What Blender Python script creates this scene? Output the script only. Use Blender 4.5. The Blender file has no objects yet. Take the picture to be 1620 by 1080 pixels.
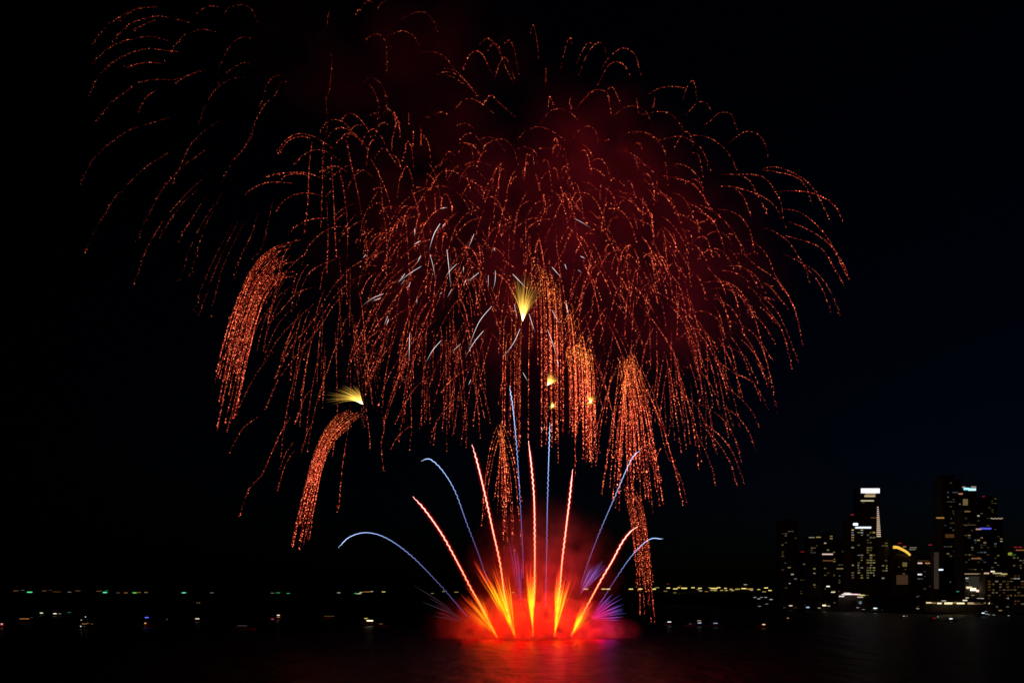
import bpy, math, random
import numpy as np
from mathutils import Vector, Matrix
sc = bpy.context.scene
COL = sc.collection
RNG = random.Random(7)
NR = np.random.RandomState(11)

# ------------------------------------------------------------------ camera, night sky, exposure
F, H, HOR = 1575.0, 25.0, 938.0          # focal length and horizon row of the 1620 px wide photograph; eye height in metres
cam = bpy.data.cameras.new('camera'); camo = bpy.data.objects.new('camera', cam); COL.objects.link(camo)
camo.location = (0, 0, H); camo.rotation_euler = (math.radians(90), 0, 0)
cam.lens = 35; cam.sensor_width = 36; cam.shift_y = (HOR - 540) / 1620
cam.clip_start = 1; cam.clip_end = 80000
sc.camera = camo
w = bpy.data.worlds.new('World'); sc.world = w; w.use_nodes = True
nt = w.node_tree; bg = nt.nodes['Background']
sky = nt.nodes.new('ShaderNodeTexSky'); sky.sky_type = 'NISHITA'; sky.sun_disc = False
sky.sun_elevation = math.radians(-5.5); sky.sun_rotation = math.radians(55)
tint = nt.nodes.new('ShaderNodeVectorMath'); tint.operation = 'MULTIPLY'; tint.inputs[1].default_value = (.22, .62, 1.9)   # a clear moonless night, bluer than dusk
nt.links.new(sky.outputs[0], tint.inputs[0]); nt.links.new(tint.outputs[0], bg.inputs[0]); bg.inputs[1].default_value = 0.05
sc.view_settings.view_transform = 'Standard'; sc.view_settings.look = 'None'
sc.view_settings.exposure = 0; sc.view_settings.gamma = 1
cy = sc.cycles
cy.max_bounces = 4; cy.diffuse_bounces = 1; cy.glossy_bounces = 2; cy.transmission_bounces = 1
cy.volume_bounces = 0; cy.transparent_max_bounces = 96
cy.sample_clamp_indirect = 2.0; cy.use_denoising = True
cy.volume_max_steps = 48; cy.volume_step_rate = 1.6
cy.use_adaptive_sampling = True; cy.adaptive_threshold = 0.01

def P(px, py, D):                        # where a photograph pixel lies at distance D
    return Vector(((px - 810) / F * D, D, H + (HOR - py) / F * D))

D0 = 552.0                               # the fireworks barge
MP = D0 / F                              # metres per photograph pixel there

# ------------------------------------------------------------------ helpers
def tag(o, label=None, cat=None, group=None, kind=None):
    if label: o['label'] = label
    if cat: o['category'] = cat
    if group: o['group'] = group
    if kind: o['kind'] = kind
    return o
def empty(name, loc, label, cat, group=None, rz=0):
    o = bpy.data.objects.new(name, None); COL.objects.link(o)
    o.location = loc; o.rotation_euler = (0, 0, rz); o.empty_display_size = 1
    return tag(o, label, cat, group)
def link(name, me, parent=None, loc=(0, 0, 0)):
    o = bpy.data.objects.new(name, me); COL.objects.link(o); o.location = loc
    if parent: o.parent = parent
    return o
class MB:
    def __init__(s): s.v = []; s.f = []; s.m = []
    def quad(s, a, b, c, d, m=0):
        n = len(s.v); s.v += [tuple(a), tuple(b), tuple(c), tuple(d)]; s.f.append((n, n+1, n+2, n+3)); s.m.append(m)
    def box(s, x0, x1, y0, y1, z0, z1, m=0):
        n = len(s.v)
        s.v += [(x0,y0,z0),(x1,y0,z0),(x1,y1,z0),(x0,y1,z0),(x0,y0,z1),(x1,y0,z1),(x1,y1,z1),(x0,y1,z1)]
        for q in ((0,3,2,1),(4,5,6,7),(0,1,5,4),(1,2,6,5),(2,3,7,6),(3,0,4,7)):
            s.f.append(tuple(n+i for i in q)); s.m.append(m)
    def prism(s, pts, z0, z1, m=0):
        n = len(s.v); k = len(pts)
        s.v += [(x, y, z0) for x, y in pts] + [(x, y, z1) for x, y in pts]
        s.f.append(tuple(n+i for i in range(k))[::-1]); s.f.append(tuple(n+k+i for i in range(k))); s.m += [m, m]
        for i in range(k):
            j = (i+1) % k; s.f.append((n+i, n+j, n+k+j, n+k+i)); s.m.append(m)
    def cyl(s, a, b, r0, r1, k=8, m=0):
        a = Vector(a); b = Vector(b); d = (b-a).normalized()
        u = d.orthogonal().normalized(); v = d.cross(u); n = len(s.v)
        for c, r in ((a, r0), (b, r1)):
            for i in range(k):
                t = 2*math.pi*i/k; s.v.append(tuple(c + u*math.cos(t)*r + v*math.sin(t)*r))
        for i in range(k):
            j = (i+1) % k; s.f.append((n+i, n+j, n+k+j, n+k+i)); s.m.append(m)
        s.f.append(tuple(n+i for i in range(k))[::-1]); s.f.append(tuple(n+k+i for i in range(k))); s.m += [m, m]
    def lozenge(s, c, w, h, d, m=0, k=10):        # a flattened rounded lamp head
        n = len(s.v); c = Vector(c); rings = 5
        for r in range(1, rings):
            t = math.pi*r/rings
            for i in range(k):
                a = 2*math.pi*i/k
                s.v.append((c.x + math.sin(t)**.6*math.cos(a)*w/2, c.y + math.sin(t)*math.sin(a)*d/2, c.z + math.cos(t)*h/2))
        for r in range(rings-2):
            for i in range(k):
                j = (i+1) % k; s.f.append((n+r*k+i, n+(r+1)*k+i, n+(r+1)*k+j, n+r*k+j)); s.m.append(m)
        s.f.append(tuple(n+i for i in range(k))); s.f.append(tuple(n+(rings-2)*k+i for i in range(k))[::-1]); s.m += [m, m]
    def mesh(s, name, mats):
        me = bpy.data.meshes.new(name); me.from_pydata(s.v, [], s.f)
        for m in (mats if isinstance(mats, (list, tuple)) else [mats]): me.materials.append(m)
        me.polygons.foreach_set('material_index', s.m); me.update(); return me
    def build(s, name, mats, parent=None, loc=(0, 0, 0)): return link(name, s.mesh(name, mats), parent, loc)

# ------------------------------------------------------------------ materials
def glow_mat(name):                      # a burning spark: adds its own light, hides nothing behind it
    m = bpy.data.materials.new(name); m.use_nodes = True; t = m.node_tree; t.nodes.clear()
    out = t.nodes.new('ShaderNodeOutputMaterial'); a = t.nodes.new('ShaderNodeAttribute'); a.attribute_name = 'glow'
    e = t.nodes.new('ShaderNodeEmission'); tr = t.nodes.new('ShaderNodeBsdfTransparent'); ad = t.nodes.new('ShaderNodeAddShader')
    t.links.new(a.outputs['Color'], e.inputs[0]); t.links.new(e.outputs[0], ad.inputs[0]); t.links.new(tr.outputs[0], ad.inputs[1])
    t.links.new(ad.outputs[0], out.inputs[0]); m.cycles.emission_sampling = 'NONE'; return m
SPARK = glow_mat('burning_spark'); FLAME = glow_mat('burning_star')
def emit_mat(name, col, s):
    m = bpy.data.materials.new(name); m.use_nodes = True; t = m.node_tree; t.nodes.clear()
    out = t.nodes.new('ShaderNodeOutputMaterial'); e = t.nodes.new('ShaderNodeEmission')
    e.inputs[0].default_value = (*col, 1); e.inputs[1].default_value = s
    t.links.new(e.outputs[0], out.inputs[0]); m.cycles.emission_sampling = 'NONE'; return m
_lm = {}
def LM(col, s):
    s = max(.004, round(s, 2) if s > .1 else round(s, 3)); k = (tuple(round(c, 2) for c in col), s)
    if k not in _lm: _lm[k] = emit_mat('lamp_and_wall_glow', k[0], s)
    return _lm[k]
def solid(name, col, rough=.7, noise=None, metal=0, bump=0):
    m = bpy.data.materials.new(name); m.use_nodes = True; t = m.node_tree; b = t.nodes['Principled BSDF']
    b.inputs['Base Color'].default_value = (*col, 1); b.inputs['Roughness'].default_value = rough; b.inputs['Metallic'].default_value = metal
    if noise:
        n = t.nodes.new('ShaderNodeTexNoise'); n.inputs['Scale'].default_value = noise; n.inputs['Detail'].default_value = 4
        tc = t.nodes.new('ShaderNodeTexCoord'); t.links.new(tc.outputs['Object'], n.inputs['Vector'])
        r = t.nodes.new('ShaderNodeValToRGB')
        r.color_ramp.elements[0].color = (*[c*.6 for c in col], 1); r.color_ramp.elements[1].color = (*[min(1, c*1.35) for c in col], 1)
        r.color_ramp.elements[0].position = .3; r.color_ramp.elements[1].position = .7
        t.links.new(n.outputs['Fac'], r.inputs[0]); t.links.new(r.outputs[0], b.inputs['Base Color'])
    return m
CONC = solid('grey_concrete', (.11, .13, .15), .8, .15)
CONC2 = solid('pale_render', (.17, .19, .2), .8, .12)
BRICKY = solid('brown_render', (.16, .14, .12), .8, .12)
GLASS = solid('dark_window_glass', (.03, .035, .045), .25)
STEEL = solid('grey_steel', (.2, .2, .21), .5, .5, .4)
HULLM = solid('dark_painted_hull', (.05, .05, .055), .5, .4)
WHITEP = solid('weathered_boat_paint', (.04, .042, .045), .4, .6)
SOIL = solid('dark_scrub_ground', (.045, .05, .03), .95, .02)
BARK = solid('tree_bark', (.09, .065, .045), .9, 1.0)
LEAF = solid('dark_tree_leaves', (.045, .075, .03), .8, .3)
ROOFT = solid('dark_roof_sheet', (.08, .075, .075), .7, .3)
WARM = (1, .66, .25); YEL = (1, .78, .22); CREAM = (1, .86, .6); WHITE = (.92, .96, 1); COOL = (.55, .8, 1); CYAN = (.3, .85, 1)
RED = (1, .03, .05); GRN = (.1, 1, .3); LIME = (.7, 1, .5); ORG = (1, .4, .1); BLUE = (.1, .15, 1); PINK = (1, .7, .6)

# ------------------------------------------------------------------ the bay and the land
def ground_strip(): pass
wm = bpy.data.materials.new('sea_water'); wm.use_nodes = True; t = wm.node_tree; b = t.nodes['Principled BSDF']
b.inputs['Base Color'].default_value = (.006, .016, .04, 1); b.inputs['Roughness'].default_value = .36; b.inputs['IOR'].default_value = 1.33; b.inputs['Specular IOR Level'].default_value = .13
tc = t.nodes.new('ShaderNodeTexCoord'); mp = t.nodes.new('ShaderNodeMapping'); mp.inputs['Scale'].default_value = (.05, .2, 1)
n1 = t.nodes.new('ShaderNodeTexNoise'); n1.inputs['Scale'].default_value = 1.0; n1.inputs['Detail'].default_value = 5; n1.inputs['Roughness'].default_value = .6
bp = t.nodes.new('ShaderNodeBump'); bp.inputs['Strength'].default_value = .9; bp.inputs['Distance'].default_value = 1.2
t.links.new(tc.outputs['Object'], mp.inputs[0]); t.links.new(mp.outputs[0], n1.inputs['Vector'])
mp2 = t.nodes.new('ShaderNodeMapping'); mp2.inputs['Scale'].default_value = (.07, .028, 1)
n2 = t.nodes.new('ShaderNodeTexNoise'); n2.inputs['Scale'].default_value = 1.0; n2.inputs['Detail'].default_value = 3
bp2 = t.nodes.new('ShaderNodeBump'); bp2.inputs['Strength'].default_value = 1; bp2.inputs['Distance'].default_value = 3.0
t.links.new(tc.outputs['Object'], mp2.inputs[0]); t.links.new(mp2.outputs[0], n2.inputs['Vector']); t.links.new(n2.outputs['Fac'], bp2.inputs['Height'])
t.links.new(bp2.outputs[0], bp.inputs['Normal'])
t.links.new(n1.outputs['Fac'], bp.inputs['Height']); t.links.new(bp.outputs[0], b.inputs['Normal'])
mb = MB(); mb.quad((-30000, -300, 0), (30000, -300, 0), (30000, 60000, 0), (-30000, 60000, 0))
tag(mb.build('water', wm), kind='structure')

COAST = [(860, 4300), (905, 3900), (950, 3300), (1050, 2300), (1150, 1750), (1235, 1500), (1300, 1380), (1400, 1250), (1500, 1165), (1560, 1130), (1800, 1080)]
def interp(tab, x):
    if x <= tab[0][0]: return tab[0][1]
    for (a, va), (b_, vb) in zip(tab, tab[1:]):
        if x <= b_: return va + (vb - va)*(x - a)/(b_ - a)
    return tab[-1][1]
def sstep(t): t = min(1, max(0, t)); return t*t*(3-2*t)
def ground_h(px, D):
    dc = interp(COAST, px); h = sstep((D-dc)/40)*4.2 - 1.2
    ridge = (1 - sstep((px-1180)/70))
    return h + ridge*30*sstep((D-dc-40)/max(300, 2700-dc)) + sstep((px-1220)/60)*2*sstep((D-dc)/200)
def terrain(name, px0, px1, npx, rows, hf):
    mb = MB()
    for j in range(npx+1):
        px = px0 + (px1-px0)*j/npx; dc = interp(COAST, px) if hf is ground_h else 0
        for r in rows:
            D = dc + r; mb.v.append(((px-810)/F*D, D, hf(px, D)))
    k = len(rows)
    for j in range(npx):
        for i in range(k-1): mb.f.append((j*k+i, (j+1)*k+i, (j+1)*k+i+1, j*k+i+1)); mb.m.append(0)
    return mb.build(name, SOIL)
tag(terrain('shore_land', 860, 1800, 94, [-30, 0, 12, 26, 40, 90, 200, 350, 600, 1000, 1600, 2600], ground_h), kind='structure')
def far_h(px, D):
    r = min(1, abs(D-8000)/900); return -2 + (1-r*r)*(24 + 9*math.sin(px*.021) + 5*math.sin(px*.067+1))*sstep((700-px)/60+.3)
tag(terrain('far_shore_hills', -150, 760, 90, [7100, 7300, 7600, 8000, 8400, 8900], far_h), kind='structure')

# ------------------------------------------------------------------ trails of glowing sparks
def beads(name, pos, rad, col, parent):      # one string of sparks: glowing beads joined by an added thread too thin to see
    n = len(pos)
    if n < 2: return None
    p = pos - np.array(parent.matrix_basis.translation)
    t = np.gradient(p, axis=0); t /= np.linalg.norm(t, axis=1)[:, None] + 1e-9
    u = np.cross(t, np.array((.13, .97, .2))); u /= np.linalg.norm(u, axis=1)[:, None] + 1e-9; w_ = np.cross(t, u)
    el = rad*NR.uniform(1.0, 1.6, n); th = .012
    c3 = np.repeat(p, 3, axis=0).reshape(n, 3, 3) + t[:, None]*el[:, None, None]*np.array((-1., 0, 1))[None, :, None]
    r3 = np.stack([np.full(n, th), rad, np.full(n, th)], 1)
    ang = np.arange(4)*np.pi/2 + .4
    ring = u[:, None, None]*np.cos(ang)[None, None, :, None] + w_[:, None, None]*np.sin(ang)[None, None, :, None]
    v = (c3[:, :, None] + ring*r3[:, :, None, None]).reshape(-1, 3)
    m = n*3; i = np.arange(m-1)[:, None]*4; j = np.arange(4)[None]; k = (j+1) % 4
    f = np.stack([i+j, i+k, i+4+k, i+4+j], 2).reshape(-1, 4).astype(np.int32)
    me = bpy.data.meshes.new(name); me.vertices.add(m*4); me.vertices.foreach_set('co', v.reshape(-1))
    me.loops.add(f.size); me.loops.foreach_set('vertex_index', f.reshape(-1))
    me.polygons.add(len(f)); me.polygons.foreach_set('loop_start', np.arange(0, f.size, 4, dtype=np.int32))
    me.update(calc_edges=True)
    a = me.attributes.new('glow', 'FLOAT_COLOR', 'POINT')
    c = np.ones((n, 3, 4, 4)); c[..., :3] = col[:, None, None, :]*np.array((.35, 1, .35))[None, :, None, None]; a.data.foreach_set('color', c.reshape(-1))
    me.materials.append(SPARK); return link(name, me, parent)
def crom(p, m=14):
    p = np.array(p, float)
    if len(p) == 2: p = np.array([p[0], (p[0]+p[1])/2, p[1]])
    q = np.vstack([2*p[0]-p[1], p, 2*p[-1]-p[-2]]); out = []
    for i in range(1, len(q)-2):
        for k in range(m):
            t = k/m
            out.append(.5*((2*q[i]) + (-q[i-1]+q[i+1])*t + (2*q[i-1]-5*q[i]+4*q[i+1]-q[i+2])*t*t + (-q[i-1]+3*q[i]-3*q[i+1]+q[i+2])*t**3))
    out.append(q[-2]); return np.array(out)
def resample(path, s):                   # points at arc lengths s (0..1)
    d = np.r_[0, np.cumsum(np.linalg.norm(np.diff(path, axis=0), axis=1))]; L = d[-1]
    return np.stack([np.interp(s*L, d, path[:, k]) for k in range(3)], 1)
def length(path): return float(np.linalg.norm(np.diff(path, axis=0), axis=1).sum())
ORANGE = np.array((1.0, .068, .014)); ROSE = np.array((1.0, .105, .055)); DEEP = np.array((1.0, .03, .014))
def trail(parent, path, bright=1.0, name='spark_trail', dense=1.0, jit=1.0, rad=.205, rose=.6, head=.35, fade=.7, heat=0, gaps=.45):
    L = length(path)/MP
    n = max(6, int(L*dense/1.4))
    u = (np.arange(n) + NR.uniform(-.4, .4, n))/n
    s = np.clip(u**.88, 0, 1)
    keep = NR.rand(n) > fade*.75*np.clip((s-.5)/.5, 0, 1)
    keep &= NR.rand(n) > gaps*(.5+.5*np.sin(s*NR.uniform(9, 26)+NR.uniform(0, 6)))*(.5+.5*np.sin(s*NR.uniform(30, 60)+NR.uniform(0, 6)))
    s = np.sort(s[keep]); n = len(s)
    if n < 2: return
    pos = resample(path, s)
    j = (.10 + jit*.58*s**1.5)*MP*1.25
    pos = pos + NR.normal(0, 1, (n, 3))*j[:, None]*np.array((1, 1, .8))
    b = np.clip(head + (1-head)*s/.25, 0, 1)*np.exp(NR.normal(-.9, 1.05, n))
    b = np.clip(b, .015, 2.4)
    mix = np.clip(rose*s**1.2 + NR.uniform(-.2, .25, n), 0, 1)[:, None]
    hot = np.clip((b-.35)/1.4, 0, 1)[:, None]; deep = np.clip((.6-b)/.6, 0, 1)[:, None]*.9
    col = (ORANGE*(1-mix) + ROSE*mix); col = col*(1-hot) + np.array((1., .18, .07))*hot; col = col*(1-deep) + DEEP*deep
    if heat: h = (heat*np.clip(1-s/.45, 0, 1)*NR.uniform(.4, 1, n))[:, None]; col = col*(1-h) + np.array((1., .30, .035))*h
    r = rad*np.exp(NR.normal(-.12, .25, n))*(.8+.35*s)
    beads(name, pos, r, col*(b*bright)[:, None]*.72, parent)

def world(pts, D, slope=0.0, wobble=0):   # photograph points at distance D, sloping in depth along the way
    c = crom([(x, y, 0) for x, y in pts]); m = len(c); out = np.zeros((m, 3))
    for i in range(m):
        d = D + slope*(i/(m-1) - .3); p = P(c[i, 0], c[i, 1], d); out[i] = p
    return out
def arcs(text):
    return [[tuple(float(v) for v in q.split(',')) for q in ln.split()] for ln in text.strip().splitlines()]

def orient(a, cx):
    if abs(a[0][0]-a[-1][0]) > 10: flip = abs(a[0][0]-cx) > abs(a[-1][0]-cx)
    else: flip = a[0][1] > a[-1][1] + 25
    return a[::-1] if flip else a

A_UL = arcs('''248,10 226,13 200,21 178,35 164,47 146,72
250,11 214,15 187,35
300,36 270,29 248,26 212,35 194,49 177,67
248,31 226,40 209,51
273,67 250,60 231,58 203,63 180,72 162,85 145,103
282,82 253,79 239,77 220,80 200,87 181,97 162,114 146,139 139,156
259,101 234,99 212,103 189,111
342,51 325,47 312,48 292,56 280,69 267,88 258,103
350,12 334,10 320,14 312,21
409,40 398,15 381,8 367,11 353,22
406,65 389,59 373,64 362,76 352,94 346,111
406,104 389,99 373,105 356,118 346,132
388,123 370,124 353,132 339,144 328,161 319,182 312,200
342,111 320,111 298,119 276,126 245,126 217,132 200,144 178,162 156,187 148,200
320,112 298,119 281,129 273,136
248,142 231,155 216,182
270,185 245,193 223,200 203,207 175,226 152,247 137,269 126,295
350,190 328,203 312,218 298,235 284,264 270,283 256,300 245,316
325,237 303,253 284,267 273,292
275,236 253,250 231,264 212,282 195,299 180,315 163,343 153,363 143,382 135,399
448,120 437,120 426,129 418,148 410,172
457,129 443,132 435,151 418,167 404,192 397,217 386,236
398,210 387,233 367,257 350,287
353,303 333,332 320,353 303,387 293,417 283,447
327,278 307,295 287,315 263,343 247,367 230,397 220,427 205,465
313,300 290,320 270,347 250,377
327,307 307,340 290,367 280,390
353,303 327,353 317,380 308,413 300,440
263,290 247,317 227,357 217,382
367,353 350,387 337,413 320,453 307,493
377,350 353,397 333,447 313,502
387,350 367,390 350,430 342,463 333,500
410,330 397,373 380,407 370,440
433,313 423,357 413,393 393,413
522,16 518,31 518,47
523,83 525,94 524,116 520,148 516,154 517,176 517,205 511,233 511,283
591,5 581,2 569,16 563,25
611,0 600,9 596,19
630,33 648,24 663,19 676,22 688,38 692,52
574,68 585,58 597,54 607,61 611,72 613,116
611,58 626,52 638,49 654,57 663,72
575,129 585,135 594,148 599,167 600,192
578,123 591,124 604,135 611,154 613,176 619,186
663,83 689,83 707,94 718,110
682,126 698,115 717,116 735,127 748,147
700,108 720,112 737,128 757,153
705,118 722,125 738,138''')
A_TOP = arcs('''732,111 741,90 752,81 763,86 769,97 778,116
759,69 770,61 781,67 792,86 801,109 813,132
771,81 778,71 787,71 796,86
799,69 806,64 813,76 817,97 821,118
782,127 789,104 798,91 806,102 814,125
838,55 844,39 847,51 851,76 852,97
864,104 863,139
887,111 891,90 898,65 903,61 905,72
912,102 921,81 931,68 939,72
914,123 926,92 935,77 942,70 951,68 958,81 962,97
945,136 961,106 975,98 986,102 994,113 999,127
951,109 965,90 982,77 995,79 1007,92 1014,120
921,164 933,146 947,142 961,148 965,169 967,183
912,171 926,155 940,143
962,141 968,138 976,150 982,169
867,173 870,153 876,167
903,155 901,162 905,173
854,197 868,178 884,172 901,178 917,192
720,173 732,160 745,156 762,164 782,180
764,167 771,155 779,151 789,162 815,185
819,220 831,208 850,201 870,206 894,222
907,217 919,204 931,200 942,208 949,234
979,220 995,210 1016,209 1037,220 1053,243
970,185 986,171 1005,168 1021,176 1032,197
1007,156 1010,180
1036,156 1033,171
1013,182 1040,177 1058,179 1072,191 1081,206
1026,150 1040,141 1058,137 1075,138 1083,142
1080,159 1085,142 1093,129 1099,133 1103,156
1084,183 1096,170 1104,162 1117,163 1126,178
1113,199 1124,191 1136,180 1147,178 1158,183 1167,206
1151,229 1166,216 1181,208 1198,212 1209,225 1217,251
1034,225 1058,218 1077,216 1094,223 1111,238 1126,274
1094,214 1111,215 1128,221 1145,234 1158,251 1166,272
1064,240 1075,219 1085,208 1093,216 1096,231
1092,246 1099,241 1106,248 1111,272 1113,285
1050,255 1054,263 1057,295
1039,273 1040,319
1000,212 1017,209 1034,216 1047,229 1054,246
1009,257 1023,262 1036,276
720,200 735,195 750,203
724,224 740,211 752,215 762,228
750,230 768,217 785,222 800,240
752,250 770,228 795,220 812,235 820,260
722,245 735,230 745,232 750,260
815,236 832,233 848,242 850,262
835,247 855,235 880,238 896,252
880,250 890,232 899,262''')
A_RIGHT = arcs('''1202,268 1225,264 1249,271 1267,280 1282,293 1295,311 1313,350
1204,269 1228,272 1261,281 1277,300 1286,324
1140,276 1163,276 1189,276 1210,282 1225,300 1236,324 1243,365
1153,274 1181,282 1194,300 1207,324 1215,342
1137,295 1155,295 1184,302 1210,313 1228,329 1238,350
1163,298 1176,311 1184,331 1190,352
1228,303 1249,302 1272,303 1295,309 1319,324 1335,352
1241,331 1261,334 1282,347 1303,368 1324,401 1339,427 1343,448
1246,350 1272,360 1295,373 1316,391 1329,414 1342,443
1243,373 1272,381 1298,392 1313,412 1329,440 1335,451
1204,361 1220,364 1246,381 1264,407 1277,433 1280,448
1238,401 1261,412 1287,427 1306,448 1321,477 1329,500
1272,420 1293,443 1306,469 1316,497
1134,331 1155,334 1173,344 1186,365 1194,399
1179,378 1197,386 1215,407 1228,438 1246,466 1261,497
1083,285 1096,290 1111,308 1119,324
1080,319 1106,324 1132,337 1153,357 1168,378 1181,407
1085,347 1098,334 1116,339 1132,355 1147,396
1158,403 1173,401 1184,409 1199,422 1225,440 1241,459 1259,490
1210,448 1225,461 1249,492
1049,278 1072,283 1094,291 1111,308 1126,334
1092,285 1100,284 1109,293 1115,314
1200,463 1227,490 1243,520 1263,573
1200,473 1223,500 1240,530 1253,583
1227,443 1247,467 1260,497 1270,547
1120,457 1150,457 1177,473 1193,500 1207,550 1217,587 1230,653
1140,503 1170,513 1197,533 1213,573 1223,620
1120,547 1150,548 1177,563 1190,587 1200,607
1100,570 1130,570 1163,590 1193,607 1217,650
1130,603 1160,620 1187,647 1202,678
1140,643 1163,655 1183,680 1198,717
1103,637 1137,657 1160,687 1173,730
1110,667 1137,687 1160,717 1178,767
1107,670 1133,697 1153,727 1168,773
1093,673 1113,707 1127,743 1132,770
1053,595 1073,607 1093,647 1103,687 1110,730
1060,723 1077,757 1087,797
1099,415 1118,397 1135,394 1150,405 1160,425
1106,385 1118,372 1136,366 1150,373 1160,390
1096,455 1120,446 1155,448 1180,470 1195,495
1150,421 1170,421 1185,430 1200,455
1118,420 1135,440 1160,462 1172,500
1085,500 1110,492 1135,505 1150,540
1070,540 1095,520 1120,530 1140,560
1080,580 1105,585 1125,610 1140,650
1070,620 1100,640 1120,680 1135,720''')
A_LEFT = arcs('''437,242 452,222 470,212 490,214 512,225 532,240
440,244 455,224 475,216 492,219
466,261 480,245 500,237 520,242 540,255
505,210 517,194 530,189 545,195 560,212 571,225
540,190 552,179 567,186 580,202 587,217
517,222 527,207 542,202 560,211 575,227 584,239
532,227 547,212 560,214 571,224
570,235 577,215 590,204 602,215 611,232
592,252 600,239 609,234 617,245 632,266
505,272 520,264 535,264 550,272
560,272 570,269 580,272 589,280
420,280 440,275 460,273 487,274 515,285
437,290 455,277 482,276 495,286
385,310 405,295 430,288 465,290
435,337 450,317 470,307 492,306 515,312
455,372 470,357 492,347 517,345
477,420 487,392 507,370 527,360 550,357
482,437 502,422 532,409
560,387 572,372 590,366
570,355 580,335 595,321 605,325 617,350
619,372 627,350 640,342 655,344
637,257 641,232 647,224 652,240 655,270
631,290 642,264 650,275 656,305
624,180 630,192 634,220
666,202 666,232
694,265 705,245 712,240 720,247
494,222 489,265 487,320 482,370
511,222 510,295 507,360
524,245 527,300 530,365 532,407
537,270 545,310 550,360 549,415
547,220 557,265 567,310 572,340
585,250 597,270 612,305 620,335
575,355 580,385 582,420
517,320 519,370 517,435
600,270 606,330 612,380 610,440
640,330 645,390 648,450 646,500
456,662 439,695 425,727 413,753 396,770 386,794 378,817
468,694 451,719 442,744
466,712 451,736 438,780
497,662 490,676 483,693 477,717
476,642 471,657 466,674
553,664 547,703 542,736 538,784 535,810
531,686 526,722
580,654 584,683 586,710
411,657 386,676 374,695 362,719
603,645 608,676 603,703 608,746
560,446 527,484 509,513 474,556 450,586 433,615 420,648
509,489 482,524 463,545 447,575 433,602
492,484 463,511 441,535 423,564
495,454 468,465 444,492 425,513
549,516 530,551 519,583 509,613 503,639
581,481 568,508 560,543 552,572 549,605
608,516 581,537 565,554 554,572
495,613 482,629 474,653 466,672
654,564 650,618 651,672 648,715
667,537 671,605 672,677
460,658 444,685 431,715
640,450 610,470 585,500 570,540
600,400 560,420 530,450 505,490
590,430 555,445 525,475 500,520 480,570
660,480 625,500 600,530 585,570 580,610
690,590 660,610 640,640 625,670
650,672 630,690 618,710
735,620 710,640 690,670 680,700
745,580 715,600 695,625
690,520 665,540 640,580 620,620''')

def willow(name, label, centre, arcsets, D, spread, group, bright):
    c = P(*centre, D); e = empty(name, c, label, 'firework', group)
    for text, cx, kw in arcsets:
        for a in text:
            if cx: a = orient(a, cx)
            d = D + RNG.uniform(-spread, spread)
            kk = dict(kw); b = kk.pop('bright', 1)*bright*RNG.uniform(.7, 1.25)
            trail(e, world(a, d, RNG.uniform(-25, 25)), b, **kk)
    return e
GW = 'red willow shells bursting over the bay'
willow('willow_firework', 'dimmest red willow shell, sparse arcs drooping away at the upper left', (520, 190), [(A_UL, 0, dict(jit=1.9, dense=.9, rose=.35, gaps=1))], D0+110, 60, GW, .43)
willow('willow_firework', 'topmost red willow shell, a row of small hook arcs with the highest tip', (880, 250), [(A_TOP, 860, dict(jit=.8, head=.5, rose=.3, gaps=.8))], D0+60, 50, GW, .55)
willow('willow_firework', 'red willow shell spreading farthest right, long arcs falling toward the city side', (1090, 400), [(A_RIGHT, 860, dict(jit=.9, rose=.65))], D0+20, 50, GW, .74)
willow('willow_firework', 'red willow shell on the left, between the dim far one and the dense middle', (600, 330), [(A_LEFT, 860, dict(jit=.9))], D0+20, 50, GW, .78)

def shell(name, label, centre, D, R, fall, n, t0, t1, bright, seed, ymax=770, squash=1.0, accept=None):
    r = np.random.RandomState(seed); c = P(*centre, D); e = empty(name, c, label, 'firework', GW); made = 0; tries = 0
    while made < n and tries < n*8:
        tries += 1
        d = r.normal(0, 1, 3); d /= np.linalg.norm(d); d[2] = d[2]*squash + .2
        v = R*r.uniform(.6, 1.12)*d; o_ = r.normal(0, 7, 3)
        a = t0*r.uniform(.8, 1.25); b_ = t1*r.uniform(.72, 1.05)
        tt = np.linspace(a, b_, 40); k = 1-np.exp(-tt)
        p = (np.array(c) + o_)[None] + v[None]*k[:, None]; p[:, 2] -= fall*(tt-k)
        p[:, 0] += r.normal(0, .6)*(tt-a)                      # a breath of wind
        px = 810 + p[:, 0]/p[:, 1]*F; py = HOR - (p[:, 2]-H)/p[:, 1]*F
        ok = py < ymax + r.uniform(-60, 20)
        if accept: ok &= np.array([accept(x, y) for x, y in zip(px, py)])
        first = np.argmin(ok) if not ok.all() else len(ok)
        if first < 10: continue
        trail(e, p[:first], bright*r.uniform(.55, 1.25), jit=.8, head=.45); made += 1
    return e
def inside(cx, cy, rx, ry): return lambda x, y: ((x-cx)/rx)**2 + ((y-cy)/ry)**2 < 1
shell('willow_firework', 'widest red willow shell of the dense middle, tangled around the gold feather', (838, 395), D0, 112, 36, 98, .95, 2.4, .8, 3, accept=inside(845, 480, 270, 270))
shell('willow_firework', 'red willow shell of small crowded arcs just above the gold feather flare', (845, 330), D0+30, 90, 34, 96, 1.0, 2.1, .72, 5, accept=inside(845, 350, 240, 150))
shell('willow_firework', 'red willow shell right of the middle, arcs around the right-hand curtain of sparks', (1015, 470), D0-20, 86, 34, 96, .9, 2.5, .85, 8, accept=inside(1020, 540, 140, 260))
shell('willow_firework', 'red willow shell left of the middle, arcs crossing behind the white sparks', (705, 480), D0-10, 86, 34, 92, .9, 2.4, .76, 13, ymax=720, accept=inside(690, 500, 130, 230))

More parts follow.
